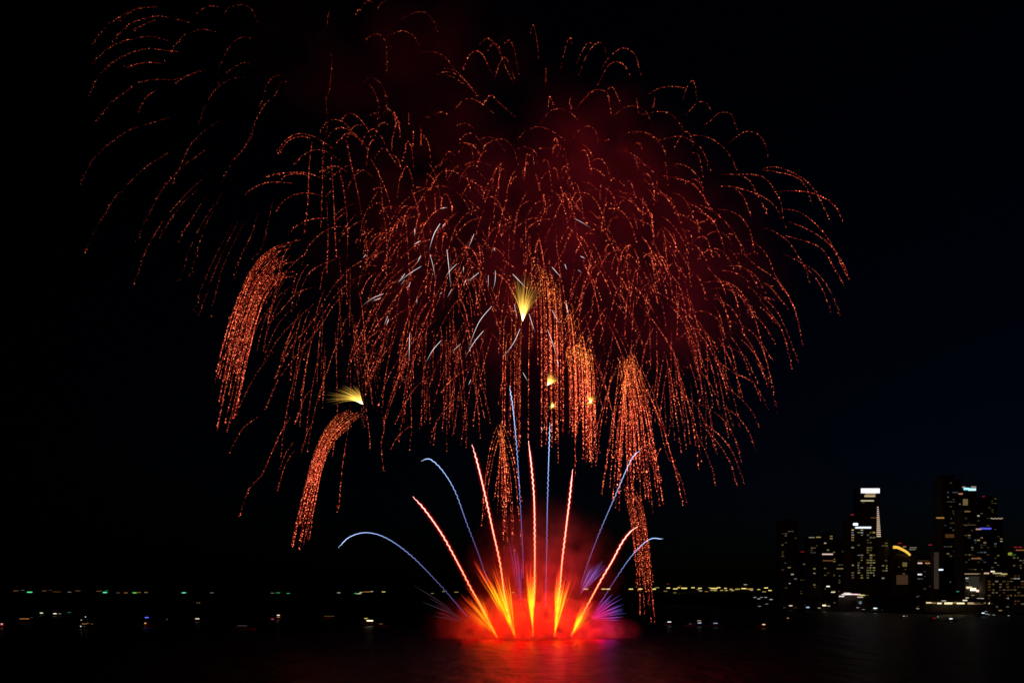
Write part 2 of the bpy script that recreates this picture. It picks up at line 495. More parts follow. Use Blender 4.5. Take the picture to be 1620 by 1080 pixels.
shell('willow_firework', 'red willow shell of short hooked arcs in the upper right, below the top row', (960, 370), D0+25, 84, 34, 90, 1.0, 2.0, .72, 17, accept=inside(960, 350, 170, 150))
shell('willow_firework', 'red willow shell of thin arcs filling between the right fan and the longest right arcs', (1075, 500), D0+10, 84, 34, 80, .95, 2.3, .72, 19, accept=inside(1110, 520, 120, 190))
shell('willow_firework', 'red willow shell of long thin trails drooping between the two thick left comet tails', (545, 430), D0+30, 86, 34, 62, .95, 2.5, .55, 31, ymax=740, accept=inside(480, 560, 125, 190))
shell('willow_firework', 'faintest red willow shell, thin loose arcs above and left of the white sparks', (640, 290), D0+60, 90, 30, 56, .95, 2.2, .5, 29, accept=inside(640, 290, 130, 130))
shell('willow_firework', 'faint red willow shell of loose arcs behind the white sparks', (690, 400), D0+30, 84, 34, 80, 1.0, 2.2, .66, 23, accept=inside(670, 420, 150, 190))

# ------------------------------------------------------------------ thick comet tails (curtains of sparks)
GT = 'thick red comet tails of falling sparks'
def tail(name, label, D, left, right, n, power=1, **kw):
    A = crom([(x, y, 0) for x, y in left], 12); B = crom([(x, y, 0) for x, y in right], 12)
    m = 60; s = np.linspace(0, 1, m); A = resample(A, s); B = resample(B, s)
    e = empty(name, P(*left[0], D), label, 'firework', GT)
    for i in range(n):
        u = (i + RNG.uniform(-.45, .45))/(n-1); end = RNG.uniform(.6, 1.0); st = RNG.uniform(0, .12)
        q = (A*(1-u) + B*u)[int(st*m):int(end*m)]
        d = D + RNG.uniform(-5, 5); th = RNG.uniform(0, 6)
        path = np.array([P(x + 1.2*math.sin(k*.11+th), y, d) for k, (x, y, _) in enumerate(q)])
        trail(e, path, RNG.uniform(.7, 1.5)*power, name='spark_strand', **kw)
    return e
tail('comet_tail_firework', 'thick red comet tail at far left, curving down from its bright hooked top', D0-10,
     [(467,380),(430,393),(400,422),(375,478),(355,540),(340,605),(328,685)], [(466,438),(440,445),(420,470),(406,510),(395,560),(377,640),(360,695)], 26, jit=.5, dense=1.25, head=.8, rose=.75)
tail('comet_tail_firework', 'thick red comet tail at lower left, hanging from the gold plume that points left', D0-20,
     [(556,643),(533,655),(510,685),(495,725),(483,770),(470,820),(458,875)], [(578,657),(547,680),(527,700),(512,735),(504,770),(495,820),(486,872)], 22, jit=.45, dense=1.3, head=.9, rose=.6, heat=.4)
tail('comet_tail_firework', 'thick red comet tail at lower right, its foot just above the water beside the smoke', D0-15,
     [(984,765),(994,800),(1001,850),(1003,900),(1005,975)], [(1000,768),(1016,800),(1026,850),(1033,920),(1039,1002)], 20, jit=.45, dense=1.05, head=.8, rose=.9, power=.72)
def curtain(label, D, strands, **kw):
    e = empty('comet_tail_firework', P(*strands[0][0], D), label, 'firework', GT)
    for a in strands: trail(e, world(a, D+RNG.uniform(-18, 18), RNG.uniform(-6, 6)), RNG.uniform(.8, 1.7), name='spark_strand', **kw)
st = []
for i in range(38):
    u = RNG.random(); x = 842 + 98*u; yt = 425 + 125*max(0, (u-.15)/.85)**1.3 + RNG.uniform(-8, 22); h = RNG.uniform(4, 18)
    st.append([(x-h*.9, yt+h*.9), (x-h*.35, yt), (x, yt+10), (x+3+3*u, yt+60), (x+4+4*u, yt+130), (x+4+5*u, min(RNG.uniform(680, 775), yt+RNG.uniform(110, 300)))])
for i in range(7):
    x = RNG.uniform(795, 850); yt = RNG.uniform(470, 540); st.append([(x+6, yt), (x+1, yt+12), (x-1, yt+80), (x-2, yt+RNG.uniform(130, 230))])
curtain('broad bright curtain of red sparks falling just right of the large gold feather', D0-25, st, jit=.5, dense=1.15, head=.9, rose=.5, heat=.8)
st = []
for i in range(24):
    x = RNG.uniform(897, 938); yt = 540+RNG.uniform(0, 22)+abs(x-915)*.3
    st.append([(914+(x-914)*.5, yt+6), (x-2, yt), (x+2, yt+30), (x+4, yt+90), (x+4, min(770, yt+RNG.uniform(80, 205)))])
curtain('short dense orange curtain of sparks holding a small gold starburst', D0-40, st, jit=.55, dense=1.3, head=1, rose=.4, heat=1)
st = []
for i in range(44):
    xe = RNG.gauss(1012, 38); x0 = 990+RNG.uniform(-14, 14); ye = RNG.uniform(700, 815) - abs(xe-1010)*.3; y0 = 560+RNG.uniform(0, 20)
    st.append([(x0, y0), (x0+(xe-x0)*.22, y0+22), (x0+(xe-x0)*.55, y0+80), (x0+(xe-x0)*.8, y0+150), (xe, ye+8)])
curtain('wide fan of red falling sparks above the lower right comet tail', D0-30, st, jit=.55, dense=1.1, head=.9, rose=.65, heat=.5)
st = []
for i in range(20):
    xe = RNG.gauss(796, 17); x0 = 793+RNG.uniform(-7, 7); ye = RNG.uniform(780, 878)
    y0 = 668+RNG.uniform(0, 18); st.append([(x0, y0), (x0+(xe-x0)*.3, y0+18), (x0+(xe-x0)*.7, y0+70), (xe, ye)])
curtain('small low curtain of red sparks between the second and third red comets', D0-35, st, jit=.5, dense=.95, head=.9, rose=.6, heat=.6)

# ------------------------------------------------------------------ burning stars drawn as tubes of fire
def tube(name, path, rad, col, parent, k=5, mat=FLAME):
    path = np.asarray(path, float); n = len(path); base = np.array(parent.matrix_basis.translation) if parent else np.zeros(3)
    t = np.gradient(path, axis=0); t /= np.linalg.norm(t, axis=1)[:, None] + 1e-9
    u = np.cross(t, np.array((0, 1, 0.03))); u /= np.linalg.norm(u, axis=1)[:, None] + 1e-9; v = np.cross(t, u)
    ang = np.arange(k)*2*np.pi/k
    V = path[:, None] - base + (u[:, None]*np.cos(ang)[None, :, None] + v[:, None]*np.sin(ang)[None, :, None])*np.asarray(rad)[:, None, None]
    fs = [(i*k+j, i*k+(j+1) % k, (i+1)*k+(j+1) % k, (i+1)*k+j) for i in range(n-1) for j in range(k)]
    me = bpy.data.meshes.new(name); me.from_pydata(V.reshape(-1, 3).tolist(), [], fs)
    a = me.attributes.new('glow', 'FLOAT_COLOR', 'POINT'); c = np.ones((n, k, 4)); c[:, :, :3] = np.asarray(col)[:, None, :]
    a.data.foreach_set('color', c.reshape(-1)); me.materials.append(mat); return link(name, me, parent)
def helix(path, amp, wave, ph=0):
    L = length(path); n = int(L/(wave/7))+2; s = np.linspace(0, 1, n); q = resample(path, s)
    a = amp*np.clip(s*6, .15, 1)*(.75+.5*np.sin(s*23+ph))
    q[:, 0] += a*np.sin(s*L/wave*2*np.pi+ph); q[:, 1] += a*np.cos(s*L/wave*2*np.pi+ph); return q, s
def ramp(s, stops):
    xs = [p for p, _ in stops]; return np.stack([np.interp(s, xs, [c[k] for _, c in stops]) for k in range(3)], 1)
GR = 'red comets shooting up from the barge'; GB = 'pale blue comets shooting up from the barge'
def red_comet(pts, label, D):
    path = world(pts[::-1], D); e = empty('red_comet', P(*pts[-1], D), label, 'firework', GR)
    q, s = helix(path, .19, 3.1, RNG.uniform(0, 6)); o = np.ones(len(s))
    tip = np.clip((1-s)*14, .35, 1)
    tube('core', q, .25*tip*(.7+.3*s), ramp(s, [(0, (.5, .22, .01)), (.3, (.7, .3, .06)), (.55, (.9, .5, .34)), (1, (1.0, .66, .55))]), e)
    tube('flame', q, .45*tip, ramp(s, [(0, (.35, .06, 0)), (.3, (.45, .07, .02)), (1, (.5, .07, .05))]), e, 6)
    tube('glow', q, .85*tip, ramp(s, [(0, (.1, 0, 0)), (.4, (.10, .003, .003)), (1, (.075, .003, .003))]), e, 8)  # wide faint tubes imitate the halo around the burning core
    tube('glow', q, 1.6*tip, ramp(s, [(0, (.03, 0, 0)), (1, (.012, .0, .0005))]), e, 8)
    return e
red_comet([(653,785),(672,806),(700,846),(728,897),(745,930),(766,967),(787,1008)], 'leftmost red comet, leaning far left from the barge', D0-2)
red_comet([(747,703),(756,735),(768,785),(780,840),(791,890),(800,950),(815,1008)], 'second red comet from the left, leaning slightly left with the tallest left tip', D0-2)
red_comet([(836,697),(841,740),(845,790),(846,850),(846,900),(844,960),(843,1006)], 'middle red comet, nearly vertical and tallest of the five', D0)
red_comet([(906,742),(901,790),(895,840),(889,890),(885,940),(877,1006)], 'fourth red comet from the left, leaning slightly right', D0-2)
red_comet([(1008,833),(997,841),(984,858),(968,888),(952,915),(933,950),(903,1006)], 'rightmost red comet, leaning far right with a hooked tip', D0-2)
def blue_comet(pts, label, D, dim=1):
    path = world(pts[::-1], D); e = empty('blue_comet', P(*pts[-1], D), label, 'firework', GB)
    q, s = helix(path, .2, 2.8, RNG.uniform(0, 6)); tip = np.clip((1-s)*25, .3, 1)
    c = ramp(s, [(0, (.06, .03, .10)), (.3, (.09, .07, .19)), (.6, (.2, .26, .5)), (1, (.5, .72, 1.0))])*dim
    tube('core', q, .135*tip*(.7+.3*s), c*.85, e); tube('glow', q, .34*tip, c*np.array((.12, .14, .22)), e, 6); return e  # the outer tube imitates a faint halo
blue_comet([(535,866),(553,849),(580,842),(612,851),(650,878),(690,918),(715,946),(740,976)], 'pale blue comet bending farthest left, low arch over the water', D0+6)
blue_comet([(666,729),(680,726),(700,744),(720,777),(738,826),(757,876),(772,920)], 'pale blue comet with an arched tip between the two left red comets', D0+6)
blue_comet([(806,610),(812,650),(818,715),(823,795),(827,870),(828,915)], 'tallest pale blue comet, nearly vertical left of the middle red comet', D0+6)
blue_comet([(870,668),(868,730),(866,800),(865,865),(863,960)], 'vertical pale blue comet just right of the middle red comet', D0+6)
blue_comet([(1013,711),(998,728),(972,787),(950,838),(932,885),(918,927)], 'pale blue comet leaning right, crossing the right curtain of sparks', D0+6)
blue_comet([(1049,852),(1027,853),(1000,878),(976,912),(950,953)], 'pale blue comet bending farthest right, crossing the lower-right comet tail', D0+6)

GM = 'mines of fire fanning up from the barge'
def mine(label, apex, tips, n, stops, D, seed, s0=(.0, .55), rad=.175, curve=6, wav=.18, name='fire_mine', power=1.0):
    r = random.Random(seed); e = empty(name, P(*apex, D), label, 'firework', GM)
    for i in range(n):
        u = (i + r.random())/n*(len(tips)-1); k = min(int(u), len(tips)-2); f = u-k
        tx = tips[k][0]*(1-f)+tips[k+1][0]*f + r.uniform(-3, 3); ty = tips[k][1]*(1-f)+tips[k+1][1]*f + r.uniform(-5, 16)
        core = abs(u/(len(tips)-1)-.5)*2
        mx = apex[0]+(tx-apex[0])*.5; my = apex[1]+(ty-apex[1])*.53 - curve*.12
        path = world([apex, (mx, my), (tx, ty)], D + r.uniform(-4, 4), r.uniform(-8, 8))
        a = r.uniform(*s0)*(.3+.7*core); z = r.uniform(.8, 1.04)
        z = min(1.0, z)*(1-.42*r.random()**2.6)
        path = resample(path, np.linspace(a, min(1, z), 30))
        q, s = helix(path, wav, 2.3, r.uniform(0, 6)); g = a + s*(min(1, z)-a)
        c = ramp(g, stops)*power*r.uniform(.25, 1.3)*np.clip((1-s)*4, 0, 1)[:, None]*np.clip(s*5+.35, 0, 1)[:, None]
        tube('fire_streak', q, rad*(.55+.6*g)*r.uniform(.7, 1.2), c, e, 4)
    return e
FIRE = [(0, (.5, .2, .002)), (.3, (.55, .30, .002)), (.5, (.5, .19, .002)), (.7, (.45, .045, .003)), (1, (.40, .012, .008))]
mine('leftmost fire mine, short orange fan leaning left into the smoke', (787,1008), [(722,958),(727,928),(736,920),(749,918)], 46, FIRE, D0, 1, power=.62)
mine('second fire mine from the left, long yellow and orange fan reaching up and left', (815,1008), [(740,882),(760,884),(771,880),(786,888),(803,886)], 74, FIRE, D0, 2, power=.8)
mine('middle fire mine, upright yellow fan on a thin stem', (843,1006), [(827,898),(834,882),(841,884),(852,878)], 56, FIRE, D0, 3, s0=(.25, .5), power=.8)
mine('fourth fire mine from the left, bright yellow fan leaning slightly right', (877,1006), [(880,896),(888,890),(897,896),(912,898)], 62, FIRE, D0, 4, power=.85)
mine('rightmost fire mine, yellow fan leaning far right under the blue fan', (903,1006), [(924,948),(932,938),(941,945),(948,958)], 48, FIRE, D0, 5, s0=(0, .4), power=.72)
VIO = [(0, (.14, .01, .06)), (.4, (.09, .03, .13)), (.7, (.05, .045, .24)), (1, (.03, .05, .24))]
PUR = [(0, (.30, .006, .08)), (.45, (.24, .01, .12)), (.75, (.07, .03, .2)), (1, (.03, .05, .18))]
mine('upper right blue mine, violet fan between the two right red comets', (914,945), [(938,884),(952,872),(962,876),(972,884)], 30, VIO, D0+8, 6, s0=(.1, .5), rad=.11, wav=.08, name='blue_mine', power=.8)
mine('magenta and blue mine spraying sideways out of the purple smoke', (932,980), [(966,930),(980,936),(992,948),(996,964),(984,968)], 56, PUR, D0+6, 7, s0=(.05, .45), rad=.12, wav=.06, name='blue_mine', power=.75)
mine('faint violet mine in the middle, thin upright lines left of the middle fire mine', (825,968), [(800,850),(812,846),(820,858),(827,866)], 12, VIO, D0+8, 8, s0=(.05, .4), rad=.12, wav=.1, name='blue_mine', power=.45)
mine('faint pale mine of thin lines leaning left past the smoke', (742,985), [(652,925),(662,935),(680,950),(690,968)], 12, [(0, (.05, .008, .015)), (1, (.03, .025, .045))], D0+8, 9, s0=(.2, .5), rad=.12, wav=.05, name='blue_mine', power=.8)

# ------------------------------------------------------------------ gold flares
GOLD = [(0, (.9, .65, .2)), (.15, (.5, .31, .05)), (.5, (.26, .15, .018)), (1, (.12, .055, .008))]
def flare(label, head, tips, n, D, seed, headr=.5, spread=3, rad=.17, power=1):
    r = random.Random(seed); hp = P(*head, D); e = empty('gold_flare', hp, label, 'firework', 'gold flares among the red sparks')
    for i in range(n):
        u = (i+r.random())/n*(len(tips)-1); k = min(int(u), len(tips)-2); f = u-k
        q = [tuple(tips[k][j][m]*(1-f)+tips[k+1][j][m]*f + r.uniform(-1, 1)*spread*.4*(j+.3) for m in (0, 1)) for j in range(2)]
        path = world([head, q[0], q[1]], D, r.uniform(-8, 8)); z = r.uniform(.45, 1.12)
        s = np.linspace(0, 1, 16); path = resample(path, np.clip(s*z, 0, 1))
        c = ramp(s*z, GOLD)*np.clip((1-s)*2.5, 0, 1)[:, None]*r.uniform(.4, 1.1)*power
        tube('gold_streak', path, rad*(1-.4*s)*r.uniform(.7, 1.2), c, e, 4)
    sz = np.linspace(-1, 1, 9); m = np.array(tips[len(tips)//2][0]) - np.array(head); m = m/np.linalg.norm(m)
    path = np.array([P(head[0]+m[0]*z*headr*3, head[1]+m[1]*z*headr*3, D) for z in sz])
    tube('burning_head', path, headr*.45*np.sqrt(np.clip(1.05-sz**2, 0, 1)), np.tile((.9, .75, .35), (9, 1)), e, 8)
    return e
flare('large gold feather flare, a tall fan of gold spreading upward near the middle', (827,506), [((818,478),(803,452)),((821,470),(812,434)),((827,466),(828,424)),((833,466),(842,428)),((838,472),(858,440)),((842,482),(868,462))], 64, D0-45, 21, .7, 8, power=.75)
flare('gold plume flare at lower left, a feather of gold blown out to the left', (573,638), [((570,622),(565,608)),((562,620),(547,608)),((555,622),(530,610)),((552,626),(520,618)),((550,629),(512,628)),((555,634),(520,642))], 48, D0-25, 22, .7, 3)
flare('small gold starburst flare like a curled comma, left of the short orange curtain', (867,608), [((866,598),(868,587)),((872,596),(877,586)),((878,599),(885,595)),((877,605),(888,606))], 36, D0-45, 23, .75, 3, power=1.3)
flare('smallest gold flare, a tiny round star below the comma shaped one', (874,642), [((870,639),(867,637)),((873,637),(873,632)),((877,638),(881,634)),((878,643),(883,645)),((873,646),(872,651)),((869,643),(865,645))], 26, D0-45, 24, .65, 2, power=1.3)
flare('small gold starburst flare inside the short orange curtain of sparks', (934,635), [((929,629),(923,624)),((934,627),(935,618)),((939,629),(945,626)),((937,639),(939,645)),((928,638),(920,642))], 34, D0-48, 25, .75, 3, power=1.2)

# ------------------------------------------------------------------ white sparks
W7 = arcs('''545,95 505,165 475,265
385,125 383,175
760,160 722,255
418,205 375,230
422,298 398,345
480,288 500,360 517,455
588,258 600,370 612,500
650,350 610,390 575,440
425,365 350,412 275,470
322,412 280,470
322,450 292,485
358,465 335,515
693,365 693,410
708,450 692,490
790,405 750,437 710,470
850,420 850,510
895,392 893,455 880,515
187,538 115,568 55,612
170,565 115,585
398,565 398,607
618,510 590,565
557,528 540,545
215,678 190,740
220,700 205,735
352,790 348,975
550,835 495,900 452,980
675,855 615,910
872,617 790,720 720,890
820,772 760,845 705,940
575,95 555,125
75,290 55,315
885,250 893,270
920,785 928,795
955,920 940,945''')
W1 = arcs('''353,170 425,245
550,135 600,190
693,80 720,92
615,120 625,150
682,148 700,165
435,370 465,465
360,320 378,400
390,445 355,520 303,590
550,350 590,425
528,448 555,520 578,600
620,315 635,380
578,600 582,640
405,665 430,710
142,700 130,730
495,940 505,960''')
W6 = arcs('''808,778 840,795 865,812
330,742 357,738''')
ws = [[(560+x/4, 330+y/4) for x, y in a] for a in W7] + [[(700+x/3.177, 380+y/3.177) for x, y in a] for a in W1] + [[(550+x/2.25, y/2.25) for x, y in a] for a in W6]
for a in ws:
    D = D0 + RNG.uniform(-60, -20); path = resample(world(a, D, RNG.uniform(-10, 10)), np.linspace(0, 1, 12)); s = np.linspace(0, 1, 12)
    L = length(path)/MP
    o = bpy.data.objects.new('white_spark', None)
    o.location = tuple(path[0]); o.matrix_basis = Matrix.Translation(Vector(path[0]))
    me_o = tube('white_spark', path, (.055+.08*np.sin(np.pi*np.clip(s*.9+.1, 0, 1)))*RNG.uniform(.7, 1.1), np.outer(np.clip((1-s)*1.6, .06, 1), (.52, .49, .5))*RNG.uniform(.5, 1.1)*(1 if L > 12 else .6), o)
    me_o.parent = None; me_o.location = tuple(path[0]); bpy.data.objects.remove(o)
    side = 'left of the gold feather flare' if a[0][0] < 815 else 'right of or above the gold feather flare'
    ln = 'long' if L > 26 else 'short'
    tag(me_o, f'{ln} thin white spark {side}', 'spark', f'{ln} white sparks {side}')

# ------------------------------------------------------------------ smoke, lit by added point lights that stand in for the fires
def smoke(name, label, c, size, dens, scale, seed, thr=.42, squash=0, kind='stuff', falloff=1.5, col=(.75, .72, .72)):
    import bmesh
    bm = bmesh.new(); bmesh.ops.create_icosphere(bm, subdivisions=3, radius=1.0)
    me = bpy.data.meshes.new(name); bm.to_mesh(me); bm.free()
    m = bpy.data.materials.new('drifting_smoke'); m.use_nodes = True; t = m.node_tree; t.nodes.clear()
    out = t.nodes.new('ShaderNodeOutputMaterial'); pv = t.nodes.new('ShaderNodeVolumeScatter'); pv.inputs['Color'].default_value = (*col, 1)
    tc = t.nodes.new('ShaderNodeTexCoord'); mp = t.nodes.new('ShaderNodeMapping')
    mp.inputs['Scale'].default_value = tuple(v/scale for v in size); mp.inputs['Location'].default_value = (seed*3.1, seed*1.7, seed)
    n = t.nodes.new('ShaderNodeTexNoise'); n.inputs['Scale'].default_value = 1; n.inputs['Detail'].default_value = 3; n.inputs['Roughness'].default_value = .55
    def math_(op, a, b=None):
        k = t.nodes.new('ShaderNodeMath'); k.operation = op
        for i, v in enumerate((a, b)):
            if v is None: continue
            if isinstance(v, (int, float)): k.inputs[i].default_value = v
            else: t.links.new(v, k.inputs[i])
        return k.outputs[0]
    t.links.new(tc.outputs['Object'], mp.inputs[0]); t.links.new(mp.outputs[0], n.inputs['Vector'])
    ln = t.nodes.new('ShaderNodeVectorMath'); ln.operation = 'DOT_PRODUCT'
    t.links.new(tc.outputs['Object'], ln.inputs[0]); t.links.new(tc.outputs['Object'], ln.inputs[1])
    f = math_('POWER', math_('MAXIMUM', math_('SUBTRACT', 1.0, ln.outputs['Value']), 0.0), falloff)
    g = math_('MAXIMUM', math_('MULTIPLY', math_('SUBTRACT', n.outputs['Fac'], thr), 1/(1-thr)*2.2), 0.0)
    d = math_('MULTIPLY', math_('MULTIPLY', f, g), dens)
    t.links.new(d, pv.inputs['Density']); t.links.new(pv.outputs[0], out.inputs['Volume'])
    me.materials.append(m); o = link(name, me, None, c); o.scale = size
    return tag(o, label, 'smoke', None, kind)
def fire_light(px, py, D, power, col, r=2.0, name='fire_light'):
    l = bpy.data.lights.new(name, 'POINT'); l.energy = power; l.color = col; l.shadow_soft_size = r
    o = bpy.data.objects.new(name, l); o.location = P(px, py, D); COL.objects.link(o); return o
smoke('barge_smoke', 'bright red smoke billowing around the foot of the mines on the water', P(846, 1004, D0-14), (50, 38, 27), .24, 5, 1, .45)
smoke('barge_smoke', 'thinner dark red smoke drifting left of the mines over the water', P(755, 992, D0), (34, 24, 20), .045, 7, 2, .36, falloff=2.2)
smoke('barge_smoke', 'purple smoke puff at the right end of the red smoke, low on the water', P(962, 998, D0+6), (22, 18, 10), .10, 5, 3, .38, falloff=2.2)
smoke('barge_smoke', 'tall faint red smoke rising between the mines and comets', P(860, 905, D0+20), (50, 26, 48), .045, 11, 4, .34, falloff=2)
smoke('sky_smoke', 'dark red smoke high in the sky right of the top arcs', P(940, 270, D0+90), (72, 44, 62), .0105, 30, 5, .38)
smoke('sky_smoke', 'wide dim red smoke behind the dense middle of the fireworks', P(830, 400, D0+90), (165, 50, 135), .0068, 40, 6, .4)
smoke('sky_smoke', 'dark red smoke behind the right-hand arcs', P(1090, 430, D0+90), (74, 44, 78), .0085, 30, 7, .38)
smoke('sky_smoke', 'faintest red-brown smoke at the top above the far-left shell', P(620, 90, D0+140), (130, 44, 75), .008, 45, 8, .4)
RL = (1, .0008, .0006)
for x, y, p in ((750, 994, 5e3), (780, 988, 2.2e4), (812, 982, 3.0e4), (843, 978, 3.0e4), (878, 980, 3.0e4), (908, 988, 2.8e4), (938, 998, 1.2e4)):
    fire_light(x, y, D0-3, p, RL, 7)
fire_light(815, 915, D0-5, 2.2e4, RL, 8); fire_light(885, 915, D0-5, 2.6e4, (1, .004, .03), 8)
fire_light(960, 988, D0, 2.2e3, (.6, .01, .35), 5)
SL = (1, .024, .055)
for x, y, p in ((930, 250, 5e4), (1090, 400, 4e4), (830, 330, 4e4), (700, 330, 2.5e4), (960, 440, 3e4), (800, 520, 2.5e4), (640, 160, 2e4), (1040, 560, 2e4)):
    fire_light(x, y, D0+15, p, SL, 8)

# ------------------------------------------------------------------ the barge
e = empty('fireworks_barge', P(845, 1011, D0+8), 'low dark fireworks barge under the smoke at the foot of the mines', 'barge')
mb = MB(); mb.prism([(-25, -5), (-23, -6), (23, -6), (25, -5), (25, 5), (23, 6), (-23, 6), (-25, 5)], -.6, .25); mb.build('hull', HULLM, e)
mb = MB(); mb.box(-24, 24, -5.6, 5.6, .253, .32); mb.build('deck', STEEL, e)
for x in (-20, -10, 0, 12, 21):
    mb = MB()
    for i in range(-2, 3): mb.cyl((x+i*.7, -2, .32), (x+i*.9, -2, 1.2), .28, .28, 8)
    mb.box(x-2, x+2, -2.5, -2.3, .32, .7); mb.box(x-2, x+2, -1.7, -1.5, .32, .7); mb.build('mortar_rack', STEEL, e)

# ------------------------------------------------------------------ boats
def boat(px, py, label, lights, size=1.0, group='boats at anchor on the dark bay', kind='launch'):
    D = (H-2.6*size)*F/(py-HOR); c = P(px, HOR + H*F/D, D); e = empty('boat', c, label, 'boat', group, RNG.uniform(-.25, .25))
    L = 6.5*size; W = 1.7*size
    mb = MB(); k = 9; n0 = 0
    for i in range(k+1):
        t = i/k; x = -L + 2*L*t; w_ = W*(1-max(0, (t-.55)/.45)**2.2)*(.85+.15*min(1, t*5)); sh = .95*size + .5*size*max(0, (t-.5))**1.5
        mb.v += [(x, -w_*.7, -.4), (x, w_*.7, -.4), (x, w_, sh), (x, -w_, sh)]
    for i in range(k):
        a = i*4; b_ = a+4
        for p, q in ((0, 1), (1, 2), (2, 3), (3, 0)): mb.f.append((a+p, b_+p, b_+q, a+q)); mb.m.append(0)
    mb.f += [(0, 1, 2, 3), (k*4+3, k*4+2, k*4+1, k*4)]; mb.m += [0, 0]; mb.build('hull', WHITEP if kind == 'launch' else HULLM, e)
    mb = MB(); mb.prism([(-L*.55, -W*.65), (L*.15, -W*.65), (L*.32, -W*.4), (L*.32, W*.4), (L*.15, W*.65), (-L*.55, W*.65)], .9*size, 2.3*size); mb.build('cabin', WHITEP, e)
    mb = MB(); mb.box(-L*.62, L*.25, -W*.72, W*.72, 2.3*size, 2.42*size); mb.build('cabin_roof', WHITEP, e)
    mb = MB(); mb.cyl((-L*.1, 0, 2.42*size), (-L*.1, 0, 5.2*size), .07, .04, 6); mb.build('mast', STEEL, e)
    for dx, dy, w_, h_, col, s in lights:      # in photograph pixels from the first light
        pp = D/F; x = dx*pp; z = 2.6*size - dy*pp
        mb = MB(); mb.lozenge((x, -W*.8, max(.4, z)), w_*pp, h_*pp, .5)
        mb.build('boat_lamp', LM(col, s), e)
    return e
boat(67, 969, 'white-lit boat, left one of the pair side by side at far left', [(0, 0, 6, 2, LIME, .9)])
boat(88, 970, 'white-lit boat, right one of the pair side by side at far left', [(0, 0, 6, 2, CREAM, 1), (8, 0, 5, 1.3, WHITE, .2)])
boat(110, 968, 'boat with one dim green lamp, just right of the white-lit pair', [(0, 0, 6, 1.6, GRN, .1)], .8)
boat(40, 978, 'boat with a long flat orange light at far left', [(0, 0, 16, 1.6, ORG, .3), (11, -2, 4, 1, ORG, .08)], 1.2)
boat(4, 986, 'boat with a red lamp at the left edge', [(0, 0, 4, 1.8, PINK, .8), (0, 1.8, 4, 1.6, RED, .8)])
boat(135, 985, 'tour boat strung with small orange and white bulbs at left', [(-5, 5, 2.2, 1.8, WHITE, .9), (1, 6, 2.2, 1.6, CREAM, .5), (-4, -5, 2, 1.5, CREAM, .6), (3, -10, 2, 1.5, WHITE, .7), (1, 1, 9, 1.6, ORG, .25), (7, 0, 3, 1.4, WARM, .15), (14, 1, 5, 1.4, ORG, .1)], 1.5)
boat(231, 984, 'boat with a blue lamp above an orange lamp', [(0, 1, 3.2, 2, ORG, 1), (2.5, -8, 6.5, 2, BLUE, 1.2), (0, 4, 3, 1.4, RED, .15)], 1.2)
boat(313, 978, 'boat with one broad cream light, right of the blue-lamped boat', [(0, 0, 7, 2, CREAM, .8)])
boat(265, 979, 'nearly dark boat with one faint grey lamp, right of the blue-lamped boat', [(0, 0, 3, 1.4, WHITE, .08)], .8)
boat(384, 989, 'unlit-looking boat with a long faint white gleam', [(0, 0, 17, 1, WHITE, .05)], 1.3)
boat(441, 974, 'boat with cream lights stacked over a pink lamp to their left', [(0, -1.5, 5, 1.8, CREAM, 1), (0, 1.5, 5, 1.4, ORG, .4), (-9, 8, 5, 1.8, (1, .08, .25), .5)], 1.2)
boat(521, 974, 'boat with a long faint yellowish gleam, left of the bright yacht', [(0, 0, 18, 1, YEL, .07)], 1.3)
boat(584, 981, 'brightest boat, a small yacht lit yellow-white near the barge', [(1.5, 0, 11, 2.4, (1, .95, .55), 1.6), (-4.5, -3.5, 6, 2, YEL, .5)], 1.5)
boat(603, 986, 'small boat with a faint yellow lamp right of the bright yacht', [(0, 0, 6, 1, YEL, .12)], .8)
boat(314, 953, 'distant boat with two tiny orange lamps', [(-2, 0, 2, 1.2, WARM, .2), (2, 0, 1.6, 1.2, WARM, .3)], .9)
boat(1059, 983, 'boat with one white lamp right of the lower-right comet tail', [(0, 0, 6, 1.8, WHITE, 1)])
boat(1105, 984, 'boat with an orange light over a blue-white light', [(0, -3, 7, 1.6, (1, .6, .45), .35), (1, 0.5, 6.5, 2, COOL, .6)], 1.1)
boat(1132, 985, 'boat with one flat pale blue light', [(0, 0, 7, 1.8, COOL, .35)])
boat(1092, 986, 'nearly dark boat with a faint grey lamp between white and blue-lit boats', [(0, 0, 4, 1.2, WHITE, .07)], .8)
boat(1208, 987, 'boat with one orange lamp alone on the right water', [(0, 0, 5, 2, (1, .62, .25), 1), (0, 6, 5, 1.2, RED, .07)])
boat(1246, 977, 'small boat with a dim orange lamp nearest the left end of the city', [(0, 0, 3.6, 1.6, ORG, .5)], .8)
boat(1145, 950, 'distant boat with a bright white mast lamp off the headland', [(0, 0, 3.4, 2, WHITE, 1)], .9)
boat(1170, 946, 'distant boat with a dim white light off the headland', [(0, 0, 5, 1.6, WHITE, .4)], .9)
boat(1430, 974, 'boat with two dim white lamps in front of the dark shore trees', [(-1, 0, 4, 1.4, WHITE, .45), (4, -.5, 2, 1.2, WHITE, .2)], .8)
boat(1478, 977, 'boat with a dim red lamp in front of the city', [(0, 0, 5, 1.8, RED, .2), (5, -2, 2, 1.5, WHITE, .4)], .9)
boat(1504, 978, 'boat with a bright white lamp in front of the city', [(0, 0, 5.5, 2, WHITE, 1.1)], .9)
